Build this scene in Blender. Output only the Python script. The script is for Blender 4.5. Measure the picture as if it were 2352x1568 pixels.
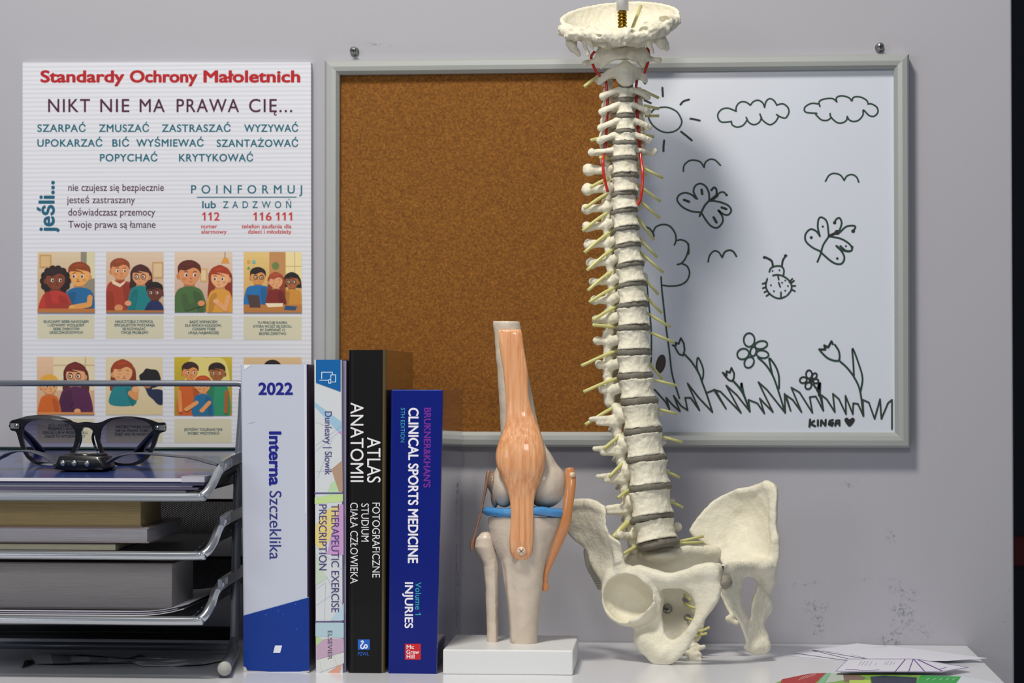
import bpy, math, random
import numpy as np
from mathutils import Vector
random.seed(7); rng = np.random.RandomState(7)
for o in list(bpy.data.objects): bpy.data.objects.remove(o)
SC = bpy.context.scene; COL = SC.collection

# ---------------- camera ----------------
FPX = 4947.0; YAW = math.radians(4.208); PIT = math.radians(0.996); ZC = 0.2415
cd = bpy.data.cameras.new('camera'); cam = bpy.data.objects.new('camera', cd); COL.objects.link(cam)
cam.location = (0, 0, ZC); cam.rotation_euler = (math.pi/2 + PIT, 0, YAW)
cd.sensor_width = 36; cd.lens = FPX/2352*36; cd.clip_start = .05; cd.clip_end = 30
cd.dof.use_dof = True; cd.dof.focus_distance = 1.80; cd.dof.aperture_fstop = 9
SC.camera = cam
SC.view_settings.view_transform = 'Standard'; SC.view_settings.look = 'None'
SC.view_settings.gamma = 1; SC.view_settings.use_curve_mapping = False
SC.view_settings.exposure = 0.0
# ---------------- light ----------------
w = bpy.data.worlds.new('room_ambient'); SC.world = w; w.use_nodes = True
bg = w.node_tree.nodes['Background']; bg.inputs[0].default_value = (.70, .82, 1.0, 1); bg.inputs[1].default_value = .16
def area(name, loc, target, sx, sy, power, col):
    l = bpy.data.lights.new(name, 'AREA'); l.shape = 'RECTANGLE'; l.size = sx; l.size_y = sy
    l.energy = power; l.color = col
    o = bpy.data.objects.new(name, l); COL.objects.link(o); o.location = loc
    o.rotation_euler = (Vector(target) - Vector(loc)).to_track_quat('-Z', 'Y').to_euler()
    return o
area('ceiling_lamp', (-.45, .90, 1.85), (0, 1.9, .25), .34, .26, 32, (1, .95, .84))
area('window_light', (-1.5, -.25, .72), (0, 1.9, .15), .6, .6, 5, (.92, .96, 1))
area('room_lamp', (.0, .1, .93), (0, 1.9, .3), .25, .25, 4.5, (1, .97, .92))

# ---------------- projection helpers (pixel of the photo at a chosen depth -> point in the room) ----------------
_f = np.array([-math.sin(YAW)*math.cos(PIT), math.cos(YAW)*math.cos(PIT), math.sin(PIT)])
_r = np.array([math.cos(YAW), math.sin(YAW), 0.]); _u = np.cross(_r, _f)
_c = np.array([0, 0, ZC])
def ray(u, v):
    u = np.asarray(u, float)[..., None]; v = np.asarray(v, float)[..., None]
    return _f*FPX + _r*(u-1176) + _u*(784-v)
def px(u, v, Y):
    d = ray(u, v); return _c + d*(np.asarray(Y, float)[..., None]/d[..., 1:2])
def pz(u, v, z):
    d = ray(u, v); return _c + d*((np.asarray(z, float)[..., None]-ZC)/d[..., 2:3])
S = 0.000378            # metres per photo pixel around the models
YW = 1.982               # wall plane
def Zm(ou, ov, s): return lambda x, y: (ou + x/s, ov + y/s)

# ---------------- materials ----------------
def lin(c):
    if isinstance(c, str): c = tuple(int(c[i:i+2], 16)/255 for i in (1, 3, 5))
    return tuple((x/12.92 if x <= .04045 else ((x+.055)/1.055)**2.4) for x in c)
MATS = {}
def mat(name, col='#cccccc', rough=.5, metal=0, coat=0, trans=0, spec=.5, bump=None, sss=0, noise=None, alpha=1, ior=1.45, aniso=0):
    if name in MATS: return MATS[name]
    m = bpy.data.materials.new(name); m.use_nodes = True; nt = m.node_tree; N = nt.nodes; L = nt.links
    b = N['Principled BSDF']; c = lin(col)
    b.inputs['Base Color'].default_value = (*c, 1); b.inputs['Roughness'].default_value = rough
    b.inputs['Metallic'].default_value = metal; b.inputs['Coat Weight'].default_value = coat
    b.inputs['Coat Roughness'].default_value = .08
    b.inputs['Transmission Weight'].default_value = trans; b.inputs['Specular IOR Level'].default_value = spec
    b.inputs['IOR'].default_value = ior; b.inputs['Alpha'].default_value = alpha
    if sss: b.inputs['Subsurface Weight'].default_value = sss; b.inputs['Subsurface Radius'].default_value = (1, .6, .35); b.inputs['Subsurface Scale'].default_value = .004
    tc = N.new('ShaderNodeTexCoord')
    if noise:                      # (scale, second colour, strength, stretch)
        mp = N.new('ShaderNodeMapping'); mp.inputs['Scale'].default_value = noise[3] if len(noise) > 3 else (1, 1, 1)
        L.new(tc.outputs['Object'], mp.inputs[0])
        nz = N.new('ShaderNodeTexNoise'); nz.inputs['Scale'].default_value = noise[0]; nz.inputs['Detail'].default_value = 5
        nz.inputs['Roughness'].default_value = .6
        L.new(mp.outputs[0], nz.inputs[0])
        r = N.new('ShaderNodeValToRGB'); r.color_ramp.elements[0].position = .5-.22/noise[2]; r.color_ramp.elements[1].position = .5+.22/noise[2]
        r.color_ramp.elements[0].color = (*lin(noise[1]), 1); r.color_ramp.elements[1].color = (*c, 1)
        L.new(nz.outputs[0], r.inputs[0]); L.new(r.outputs[0], b.inputs['Base Color'])
    if bump:                       # (scale, distance, stretch)
        mp = N.new('ShaderNodeMapping'); mp.inputs['Scale'].default_value = bump[2] if len(bump) > 2 else (1, 1, 1)
        L.new(tc.outputs['Object'], mp.inputs[0])
        nz = N.new('ShaderNodeTexNoise'); nz.inputs['Scale'].default_value = bump[0]; nz.inputs['Detail'].default_value = 6
        L.new(mp.outputs[0], nz.inputs[0])
        bp = N.new('ShaderNodeBump'); bp.inputs['Distance'].default_value = bump[1]; bp.inputs['Strength'].default_value = 1
        L.new(nz.outputs[0], bp.inputs['Height']); L.new(bp.outputs[0], b.inputs['Normal'])
    MATS[name] = m; return m
def print_mat(name, rough=.45, coat=0, spec=.5):
    if name in MATS: return MATS[name]
    m = mat(name, '#ffffff', rough, coat=coat, spec=spec); nt = m.node_tree
    a = nt.nodes.new('ShaderNodeAttribute'); a.attribute_name = 'ink'
    nt.links.new(a.outputs['Color'], nt.nodes['Principled BSDF'].inputs['Base Color']); return m

# ---------------- object helpers ----------------
OFF = {}
def prop(o, label, cat, group=None, kind=None):
    if label: o['label'] = label
    if cat: o['category'] = cat
    if group: o['group'] = group
    if kind: o['kind'] = kind
    return o
def thing(name, label, cat, loc, group=None):
    o = bpy.data.objects.new(name, None); COL.objects.link(o); o.location = loc; o.empty_display_size = .02
    OFF[o.name] = np.array(loc, float); return prop(o, label, cat, group)
class MB:
    def __init__(s): s.v = []; s.f = []; s.m = []; s.s = []; s.c = []; s.n = 0
    def add(s, v, f, m=0, smooth=True, col=None):
        v = np.asarray(v, float).reshape(-1, 3); s.v.append(v)
        for q in f: s.f.append(tuple(int(i)+s.n for i in q))
        k = len(f); s.m += [m]*k; s.s += [smooth]*k; s.c += [col]*k; s.n += len(v); return s
    def box(s, a, b, m=0, col=None):
        x0, y0, z0 = a; x1, y1, z1 = b
        v = [(x, y, z) for z in (z0, z1) for y in (y0, y1) for x in (x0, x1)]
        return s.add(v, [(0, 2, 3, 1), (4, 5, 7, 6), (0, 1, 5, 4), (2, 6, 7, 3), (0, 4, 6, 2), (1, 3, 7, 5)], m, False, col)
    def hexa(s, p, m=0, col=None):   # p: bottom 4 (ccw from above) + top 4
        return s.add(p, [(3, 2, 1, 0), (4, 5, 6, 7), (0, 1, 5, 4), (1, 2, 6, 5), (2, 3, 7, 6), (3, 0, 4, 7)], m, False, col)
    def tube(s, path, r, m=0, n=12, cap=True, flat=1.0, col=None):
        P = np.asarray(path, float); K = len(P); r = np.broadcast_to(np.asarray(r, float), (K,))
        T = np.gradient(P, axis=0); T /= np.linalg.norm(T, axis=1)[:, None]+1e-12
        a = np.array([0, 0, 1.]) if abs(T[0][2]) < .9 else np.array([1., 0, 0])
        nrm = np.cross(T[0], a); nrm /= np.linalg.norm(nrm); V = []
        for i in range(K):
            nrm = nrm - T[i]*np.dot(nrm, T[i]); nrm /= np.linalg.norm(nrm); bn = np.cross(T[i], nrm)
            for k in range(n):
                t = 2*math.pi*k/n; V.append(P[i]+r[i]*(math.cos(t)*nrm+math.sin(t)*bn*flat))
        F = [(i*n+k, i*n+(k+1) % n, (i+1)*n+(k+1) % n, (i+1)*n+k) for i in range(K-1) for k in range(n)]
        if cap: F += [tuple(range(n-1, -1, -1)), tuple((K-1)*n+k for k in range(n))]
        return s.add(V, F, m, True, col)
    def prism(s, pts, z0, z1, m=0, smooth=False, axis='z', col=None):   # pts ccw 2d
        n = len(pts)
        if axis == 'z': V = [(x, y, z0) for x, y in pts]+[(x, y, z1) for x, y in pts]
        elif axis == 'y': V = [(x, z0, y) for x, y in pts]+[(x, z1, y) for x, y in pts]
        else: V = [(z0, x, y) for x, y in pts]+[(z1, x, y) for x, y in pts]
        F = [tuple(range(n-1, -1, -1)), tuple(range(n, 2*n))]+[(i, (i+1) % n, n+(i+1) % n, n+i) for i in range(n)]
        return s.add(V, F, m, smooth, col)
    def lathe(s, prof, c, axis=(0, 0, 1), n=24, m=0):   # prof: (r, h)
        ax = np.array(axis, float); ax /= np.linalg.norm(ax)
        a = np.array([1., 0, 0]) if abs(ax[0]) < .8 else np.array([0, 1., 0])
        p = np.cross(ax, a); p /= np.linalg.norm(p); q = np.cross(ax, p); V = []
        for r, h in prof:
            for k in range(n):
                t = 2*math.pi*k/n; V.append(np.array(c)+ax*h+r*(math.cos(t)*p+math.sin(t)*q))
        K = len(prof)
        F = [(i*n+k, i*n+(k+1) % n, (i+1)*n+(k+1) % n, (i+1)*n+k) for i in range(K-1) for k in range(n)]
        F += [tuple(range(n-1, -1, -1)), tuple((K-1)*n+k for k in range(n))]
        return s.add(V, F, m, True)
    def build(s, name, mats, parent=None, label=None, cat=None, group=None, kind=None, bevel=0, auto=None, sub=0):
        V = np.concatenate(s.v) if s.v else np.zeros((0, 3))
        me = bpy.data.meshes.new(name)
        if parent is not None: off = OFF[parent.name]
        else: off = np.array([(V[:, 0].min()+V[:, 0].max())/2, (V[:, 1].min()+V[:, 1].max())/2, V[:, 2].min()])
        me.from_pydata((V-off).tolist(), [], s.f)
        mats = mats if isinstance(mats, (list, tuple)) else [mats]
        for m in mats: me.materials.append(m)
        me.polygons.foreach_set('material_index', s.m); me.polygons.foreach_set('use_smooth', s.s)
        if any(c is not None for c in s.c):
            at = me.color_attributes.new('ink', 'FLOAT_COLOR', 'CORNER'); buf = []
            for q, c in zip(s.f, s.c): buf += list((*(lin(c) if c is not None else (1, 1, 1)), 1))*len(q)
            at.data.foreach_set('color', buf)
        me.update()
        o = bpy.data.objects.new(name, me); COL.objects.link(o)
        if parent is not None: o.parent = parent; OFF[o.name] = off
        else: o.location = off; OFF[o.name] = off
        if bevel:
            b = o.modifiers.new('bevel', 'BEVEL'); b.width = bevel; b.segments = 3; b.limit_method = 'ANGLE'; b.angle_limit = math.radians(50); b.harden_normals = False
        if sub:
            b = o.modifiers.new('sub', 'SUBSURF'); b.levels = sub; b.render_levels = sub
        return prop(o, label, cat, group, kind)
def cr(pts, n=8, closed=False):       # Catmull-Rom through points
    P = np.asarray(pts, float)
    if len(P) < 3 and not closed: return np.array([P[0]+(P[-1]-P[0])*t for t in np.linspace(0, 1, n+1)])
    if closed: Q = np.vstack([P[-1], P, P[0], P[1]])
    else: Q = np.vstack([2*P[0]-P[1], P, 2*P[-1]-P[-2]])
    out = []
    for i in range(1, len(Q)-2):
        for t in np.arange(n)/n:
            a, b, c, d = Q[i-1], Q[i], Q[i+1], Q[i+2]
            out.append(.5*((2*b)+(c-a)*t+(2*a-5*b+4*c-d)*t*t+(3*b-a-3*c+d)*t**3))
    if not closed: out.append(P[-1])
    return np.array(out)

# ---------------- flat print (ink on a plane), laid out in photo pixels, mapped on the plane by a function ----------------
from mathutils.geometry import tessellate_polygon
_tc = {}
def glyphs(s, bold=0, space=1.0):
    k = (s, bold, space)
    if k in _tc: return _tc[k]
    src = s; s = ''.join({'ę': 'e', 'Ę': 'E', 'ą': 'a', 'Ą': 'A', 'ż': 'z', 'Ż': 'Z', 'ź': 'z', 'Ź': 'Z'}.get(c, c) for c in s)
    cu = bpy.data.curves.new('t', 'FONT'); cu.body = s; cu.offset = bold; cu.space_character = space; cu.resolution_u = 6
    o = bpy.data.objects.new('t', cu); COL.objects.link(o)
    bpy.context.view_layer.update()
    me = bpy.data.meshes.new_from_object(o.evaluated_get(bpy.context.evaluated_depsgraph_get()))
    V = np.array([v.co[:2] for v in me.vertices]); F = [tuple(p.vertices) for p in me.polygons]
    bpy.data.objects.remove(o); bpy.data.curves.remove(cu); bpy.data.meshes.remove(me)
    _tc[('raw', s, space)] = V[:, 0].max() if len(V) else 0
    V0, F0 = V, F
    for i, ch in enumerate(s):        # the built-in font draws 1 as a bare stroke: give it its flag
        if ch == '1' and len(V0):
            if ('raw', s[:i+1], space) not in _tc: glyphs(s[:i+1], 0, space)
            xl_ = _tc[('raw', s[:i+1], space)]-.095; n = len(V)
            V = np.vstack([V, [(xl_+.01, .68), (xl_-.14, .55), (xl_-.14, .46), (xl_+.01, .56)]]); F = F+[(n, n+1, n+2, n+3)]
    def strip(P, w):                  # small stroked mark
        nonlocal V, F
        P = np.array(P); T = np.gradient(P, axis=0); T /= np.linalg.norm(T, axis=1)[:, None]; Q = np.stack([-T[:, 1], T[:, 0]], 1)*w/2; n = len(V); m = len(P)
        V = np.vstack([V, P+Q, P-Q]); F = F+[(n+i, n+m+i, n+m+i+1, n+i+1) for i in range(m-1)]
    for i, ch in enumerate(src):
        if ch in 'ęĘąĄżŻźŹ':
            if ('raw', s[:i+1], space) not in _tc: glyphs(s[:i+1], 0, space)
            g = glyphs(s[i])[0]; xr_ = _tc[('raw', s[:i+1], space)]; cx = xr_-(g[:, 0].max()-g[:, 0].min())/2; top = g[:, 1].max()
            if ch in 'ęĘąĄ': strip([(xr_-.07, .01), (xr_-.13, -.06), (xr_-.13, -.13), (xr_-.06, -.16), (xr_-.01, -.14)], .05)
            elif ch in 'żŻ': strip([(cx-.045, top+.13), (cx+.045, top+.13)], .09)
            else: strip([(cx-.04, top+.06), (cx+.08, top+.20)], .06)
    _tc[k] = (V, F); return _tc[k]
CAPH = None
class Print:
    def __init__(s, plane, eps=.00006): s.mb = MB(); s.plane = plane; s.eps = eps; s.layer = 1; s.clip = None
    def _map(s, uv, layer): 
        uv = np.asarray(uv, float); return s.plane(uv[:, 0], uv[:, 1], layer*s.eps)
    def poly(s, uv, col, layer=None):
        if layer is None: layer = s.layer; s.layer += .25
        if s.clip: x0, y0, x1, y1 = s.clip; uv = [(min(max(a, x0), x1), min(max(b, y0), y1)) for a, b in uv]
        uv = [tuple(map(float, p)) for p in uv]
        T = tessellate_polygon([[Vector((a, b, 0)) for a, b in uv]])
        F = []
        for a, b, c in T:
            (x0, y0), (x1, y1), (x2, y2) = uv[a], uv[b], uv[c]
            F.append((a, b, c) if (x1-x0)*(y2-y0)-(y1-y0)*(x2-x0) < 0 else (a, c, b))
        s.mb.add(s._map(uv, layer), F, 0, False, col)
    def rect(s, x0, y0, x1, y1, col, layer=None): s.poly([(x0, y0), (x1, y0), (x1, y1), (x0, y1)], col, layer)
    def ell(s, cx, cy, rx, ry, col, layer=None, a0=0, a1=360, rot=0, n=28):
        q = math.radians(rot); pts = []
        for t in np.linspace(math.radians(a0), math.radians(a1), n, endpoint=(a1-a0) < 360):
            x, y = rx*math.cos(t), ry*math.sin(t); pts.append((cx+x*math.cos(q)-y*math.sin(q), cy+x*math.sin(q)+y*math.cos(q)))
        s.poly(pts, col, layer)
    def blob(s, pts, col, layer=None, n=5): s.poly(cr(pts, n, True), col, layer)
    def line(s, pts, w, col, layer=None, smooth=True, closed=False, n=6):
        if layer is None: layer = s.layer; s.layer += .02
        if not smooth and len(pts) > 2:
            q = list(pts)+([pts[0]] if closed else [])
            for j, (a, b) in enumerate(zip(q[:-1], q[1:])): s.line([a, b], w, col, layer+.004*(j % 3))
            return
        P = cr(pts, n, closed) if smooth else np.asarray(pts, float)
        if closed: P = np.vstack([P, P[0]])
        T = np.gradient(P, axis=0); T /= np.linalg.norm(T, axis=1)[:, None]+1e-9
        if closed: T[0] = T[-1] = (T[0]+T[-1])/2
        Nn = np.stack([T[:, 1], -T[:, 0]], 1); K = len(P); ww = np.broadcast_to(np.asarray(w, float), (K,))[:, None]/2
        A = P+Nn*ww; B = P-Nn*ww
        V = np.vstack([A, B]); F = [(i, K+i, K+i+1, i+1) for i in range(K-1)]
        s.mb.add(s._map(V, layer), F, 0, False, col)
        if not closed:
            for e in (P[0], P[-1]): s.ell(e[0], e[1], ww[0, 0]*.98, ww[0, 0]*.98, col, layer+.01, n=10)
    def text(s, body, p, q, cap, col, bold=0, space=1.0, layer=None):
        global CAPH
        if CAPH is None: V, F = glyphs('H'); CAPH = V[:, 1].max()
        if layer is None: layer = s.layer; s.layer += .05
        V, F = glyphs(body, 0, space); x0, x1 = V[:, 0].min(), V[:, 0].max()
        p = np.array(p, float); q = np.array(q, float); d = q-p; L = np.linalg.norm(d); d /= L
        up = np.array([d[1], -d[0]])
        if bold > 0:
            e = bold*cap*1.25; p = p+d*e; L -= 2*e; uv = None
            for j, (ex, ey) in enumerate(((-1, 0), (1, 0), (-.7, .6), (.7, .6), (-.7, -.6), (.7, -.6), (0, .8), (0, -.8), (0, 0))): s._glyph(V, F, p+d*ex*e+up*ey*e, d, up, L, cap, x0, x1, col, layer+j*.01)
            return
        s._glyph(V, F, p, d, up, L, cap, x0, x1, col, layer)
    def _glyph(s, V, F, p, d, up, L, cap, x0, x1, col, layer):
        uv = p+np.outer((V[:, 0]-x0)/(x1-x0)*L, d)+np.outer(V[:, 1]/CAPH*cap, up)
        fn = []
        for f in F:
            (a0, b0), (a1, b1), (a2, b2) = uv[f[0]], uv[f[1]], uv[f[2]]
            fn.append(f if (a1-a0)*(b2-b0)-(b1-b0)*(a2-a0) < 0 else f[::-1])
        s.mb.add(s._map(uv, layer), fn, 0, False, col)
    def build(s, name, m, parent, label=None): return s.mb.build(name, m, parent, label)
def plane_y(Y): return lambda u, v, e: px(u, v, np.full(np.shape(u), Y-e))
def plane_z(z): return lambda u, v, e: pz(u, v, np.full(np.shape(u), z+e))

# ---------------- signed-distance modelling of bones ----------------
def smin(a, b, k):
    h = np.clip(.5+.5*(b-a)/k, 0, 1); return b*(1-h)+a*h-k*h*(1-h)
def smax(a, b, k): return -smin(-a, -b, k)
def cap_(P, a, b, ra, rb):
    a = np.array(a, np.float32); b = np.array(b, np.float32); ba = b-a
    t = np.clip(((P-a)@ba)/max(float(ba@ba), 1e-9), 0, 1)
    return np.linalg.norm(P-a-t[..., None]*ba, axis=-1)-(ra+(rb-ra)*t)
def chain(P, pts, k=0):               # pts: (x,y,z,r)
    d = None
    for p, q in zip(pts[:-1], pts[1:]):
        e = cap_(P, p[:3], q[:3], p[3], q[3]); d = e if d is None else (smin(d, e, k) if k else np.minimum(d, e))
    return d
def ell_(P, c, r, rotz=0):
    Q = P-np.array(c, np.float32)
    if rotz:
        a = math.radians(rotz); x = Q[..., 0]*math.cos(a)+Q[..., 1]*math.sin(a); y = -Q[..., 0]*math.sin(a)+Q[..., 1]*math.cos(a)
        Q = np.stack([x, y, Q[..., 2]], -1)
    r = np.array(r, np.float32); k0 = np.linalg.norm(Q/r, axis=-1); k1 = np.linalg.norm(Q/(r*r), axis=-1)+1e-9
    return k0*(k0-1)/k1
def tri_(P, a, b, c, r):
    a, b, c = (np.array(q, np.float32) for q in (a, b, c))
    ba, cb, ac = b-a, c-b, a-c; pa, pb, pc = P-a, P-b, P-c; n = np.cross(ba, ac)
    def seg(p, e): 
        t = np.clip((p@e)/float(e@e), 0, 1); q = p-t[..., None]*e; return (q*q).sum(-1)
    s = np.sign(pa@np.cross(ba, n))+np.sign(pb@np.cross(cb, n))+np.sign(pc@np.cross(ac, n))
    return np.sqrt(np.where(s < 2, np.minimum(np.minimum(seg(pa, ba), seg(pb, cb)), seg(pc, ac)), (pa@n)**2/float(n@n)))-r
def vloft(P, rows):                   # rows (v, uc, hu, dc, hd)
    R = np.array(rows, float); v = P[..., 1]
    g = [np.interp(v, R[:, 0], R[:, i]) for i in range(1, 5)]
    k = np.sqrt(((P[..., 0]-g[0])/g[1])**2+((P[..., 2]-g[2])/g[3])**2); d = (k-1)*np.minimum(g[1], g[3])
    return smax(d, np.maximum(R[0, 0]-v, v-R[-1, 0]), 4)
def nets(fn, lo, hi, h):
    lo = np.array(lo, np.float32); n = np.ceil((np.array(hi)-lo)/h).astype(int)+1
    ax = [lo[i]+h*np.arange(n[i], dtype=np.float32) for i in range(3)]
    P = np.stack(np.meshgrid(*ax, indexing='ij'), -1); V = fn(P).astype(np.float32); del P
    s = V < 0; c = [m-1 for m in n]; acc = np.zeros((*c, 3), np.float32); cnt = np.zeros(c, np.float32)
    for a in range(3):
        o = [i for i in range(3) if i != a]
        for e in ((0, 0), (0, 1), (1, 0), (1, 1)):
            i0 = [0, 0, 0]; i0[o[0]], i0[o[1]] = e; i1 = list(i0); i1[a] = 1
            A = V[tuple(slice(i0[k], i0[k]+c[k]) for k in range(3))]; B = V[tuple(slice(i1[k], i1[k]+c[k]) for k in range(3))]
            m = (A < 0) != (B < 0); t = np.where(m, A/np.where(m, A-B, 1), 0)
            for k in range(3): acc[..., k] += np.where(m, t if k == a else i0[k], 0)
            cnt += m
    act = cnt > 0; idx = -np.ones(c, int); idx[act] = np.arange(act.sum())
    ijk = np.argwhere(act); vs = (ijk+acc[act]/cnt[act][:, None])*h+lo; F = []
    for a in range(3):
        b, d = (a+1) % 3, (a+2) % 3
        sl0 = [slice(1, n[k]-1) for k in range(3)]; sl0[a] = slice(0, n[a]-1); sl1 = list(sl0); sl1[a] = slice(1, n[a])
        A = s[tuple(sl0)]; B = s[tuple(sl1)]
        for flip, M in ((0, A & ~B), (1, ~A & B)):
            e = np.argwhere(M)
            if not len(e): continue
            e[:, b] += 1; e[:, d] += 1
            def cell(db, dd):
                q = e.copy(); q[:, b] -= db; q[:, d] -= dd; return idx[q[:, 0], q[:, 1], q[:, 2]]
            Q = np.stack([cell(1, 1), cell(0, 1), cell(0, 0), cell(1, 0)], 1)
            F.append(Q[:, ::-1] if flip else Q)
    return vs, np.concatenate(F)
def wob(P, amp, f, seed=0):           # smooth value noise, two octaves
    r = np.random.RandomState(seed+50); G = r.rand(32, 32, 32).astype(np.float32)*2-1; out = 0
    for o in (1, 2.1):
        Q = P*np.float32(f*o*.55)+np.float32(7.3*o); I = np.floor(Q).astype(np.int32); T = Q-I; T = T*T*(3-2*T); I &= 31; J = (I+1) & 31
        x0, y0, z0 = I[..., 0], I[..., 1], I[..., 2]; x1, y1, z1 = J[..., 0], J[..., 1], J[..., 2]; tx, ty, tz = T[..., 0], T[..., 1], T[..., 2]
        c = ((G[x0, y0, z0]*(1-tx)+G[x1, y0, z0]*tx)*(1-ty)+(G[x0, y1, z0]*(1-tx)+G[x1, y1, z0]*tx)*ty)*(1-tz)+((G[x0, y0, z1]*(1-tx)+G[x1, y0, z1]*tx)*(1-ty)+(G[x0, y1, z1]*(1-tx)+G[x1, y1, z1]*tx)*ty)*tz
        out = out+c*amp*(1 if o == 1 else .45)
    return out
def poly2(u, v, pts):                 # signed distance to a closed outline in the u-v plane
    A = np.asarray(pts, np.float32); B = np.roll(A, -1, 0); d = np.full(u.shape, 1e9, np.float32); ins = np.zeros(u.shape, bool)
    for a, b in zip(A, B):
        e = b-a; pu, pv = u-a[0], v-a[1]; t = np.clip((pu*e[0]+pv*e[1])/max(float(e@e), 1e-6), 0, 1); d = np.minimum(d, (pu-t*e[0])**2+(pv-t*e[1])**2)
        if a[1] != b[1]:
            c = ((a[1] > v) != (b[1] > v)) & (u < (b[0]-a[0])*(v-a[1])/(b[1]-a[1])+a[0]); ins ^= c
    d = np.sqrt(d); return np.where(ins, -d, d)
def sheet_(P, outline, ctrl, th, hole=None, k=8, sub=3, rbf=60.):   # curved plate: depth field through ctrl points, trimmed by an outline
    u2, v2 = P[:, :, 0, 0], P[:, :, 0, 1]; o = poly2(u2, v2, cr(outline, sub, True))
    if hole is not None: o = smax(o, -poly2(u2, v2, cr(hole, sub, True)), 2)
    C = np.array(ctrl, float); n = len(C); R = lambda a, b: np.sqrt(((a[..., None, :]-b)**2).sum(-1)+rbf**2)
    K = np.hstack([R(C[:, :2], C[:, :2]), np.ones((n, 1)), C[:, :2]]); K = np.vstack([K, np.hstack([np.ones((1, n)), np.zeros((1, 3))]), np.hstack([C[:, :2].T, np.zeros((2, 3))])])
    w_ = np.linalg.solve(K, np.concatenate([C[:, 2], [0, 0, 0]])); g = np.stack([u2, v2], -1)
    f = R(g, C[:, :2])@w_[:n]+w_[n]+g@w_[n+1:]; gu, gv = np.gradient(f); h_ = float(u2[1, 0]-u2[0, 0]); sl = np.sqrt(1+(gu/h_)**2+(gv/h_)**2)
    d = np.abs(P[..., 2]-f[..., None].astype(np.float32))/sl[..., None].astype(np.float32)
    t = th if np.isscalar(th) else th(g)[..., None]
    return smax(d-t, (o[..., None]+0*d).astype(np.float32), k)
def bone(name, fn, lo, hi, h, Y0, m, parent, label=None, s=S):
    V, F = nets(fn, lo, hi, h)
    W = px(V[:, 0], V[:, 1], Y0+V[:, 2]*s)
    return MB().add(W, F, 0, True).build(name, m, parent, label)
# ================= the room =================
def wall_mat():
    m = mat('wall_paint', '#adacb5', .75, bump=(1100, .00012)); nt = m.node_tree; N = nt.nodes; L = nt.links; b = N['Principled BSDF']
    g = N.new('ShaderNodeNewGeometry'); base = lin('#adacb5'); dark = lin('#5c6468')
    def noise(sc, lo, hi):
        n = N.new('ShaderNodeTexNoise'); n.inputs['Scale'].default_value = sc; n.inputs['Detail'].default_value = 4
        L.new(g.outputs['Position'], n.inputs[0]); r = N.new('ShaderNodeMapRange'); r.inputs[1].default_value = lo; r.inputs[2].default_value = hi
        L.new(n.outputs[0], r.inputs[0]); return r.outputs[0]
    fine = noise(420, .50, .66); mid = noise(38, .42, .62)
    tot = None
    # scuffs: (u, v, half width, half height, rotation)
    for u, v, a, bb, rot in ((1835, 1342, 52, 7, -8), (1985, 1330, 75, 6, 0), (2070, 1352, 42, 16, 10), (1873, 1392, 26, 22, 0), (1877, 1440, 16, 42, 0),
                             (2085, 1410, 42, 34, -20), (2062, 1462, 42, 20, -20), (2125, 1425, 18, 40, 0), (2047, 1235, 11, 26, -10), (1965, 1110, 34, 10, -10),
                             (850, 102, 48, 6, 5), (2052, 122, 40, 4, 3), (2312, 1440, 8, 30, 0), (1790, 1360, 30, 5, -5), (1855, 1255, 12, 5, 0), (2320, 1355, 9, 3, 0)):
        c = px(u, v, YW); s = .000401
        mp = N.new('ShaderNodeMapping'); mp.vector_type = 'TEXTURE'
        mp.inputs['Location'].default_value = c; mp.inputs['Rotation'].default_value = (0, math.radians(rot), 0); mp.inputs['Scale'].default_value = (a*s, .05, bb*s)
        L.new(g.outputs['Position'], mp.inputs[0])
        ln = N.new('ShaderNodeVectorMath'); ln.operation = 'LENGTH'; L.new(mp.outputs[0], ln.inputs[0])
        r = N.new('ShaderNodeMapRange'); r.inputs[1].default_value = 1.3; r.inputs[2].default_value = .3; L.new(ln.outputs['Value'], r.inputs[0])
        if tot is None: tot = r.outputs[0]
        else:
            mx = N.new('ShaderNodeMath'); mx.operation = 'MAXIMUM'; L.new(tot, mx.inputs[0]); L.new(r.outputs[0], mx.inputs[1]); tot = mx.outputs[0]
    for q in (fine, mid):
        mm = N.new('ShaderNodeMath'); mm.operation = 'MULTIPLY'; L.new(tot, mm.inputs[0]); L.new(q, mm.inputs[1]); tot = mm.outputs[0]
    mm = N.new('ShaderNodeMath'); mm.operation = 'MULTIPLY'; L.new(tot, mm.inputs[0]); mm.inputs[1].default_value = 1.0
    mix = N.new('ShaderNodeMix'); mix.data_type = 'RGBA'; mix.inputs[6].default_value = (*base, 1); mix.inputs[7].default_value = (*dark, 1)
    L.new(mm.outputs[0], mix.inputs[0]); L.new(mix.outputs[2], b.inputs['Base Color']); return m
WALL = wall_mat()
XC = px(2327, 800, YW)[0]                       # outside corner of the wall
MB().box((-2.6, YW, -.75), (XC, YW+.14, 1.9)).build('wall_back', WALL, kind='structure', bevel=.002)
FLOOR = mat('floor_vinyl', '#4c4a48', .5, noise=(6, '#403e3d', 1))
MB().box((-2.6, -1.2, -.78), (2.2, 4.2, -.75)).build('floor', FLOOR, kind='structure')
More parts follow.
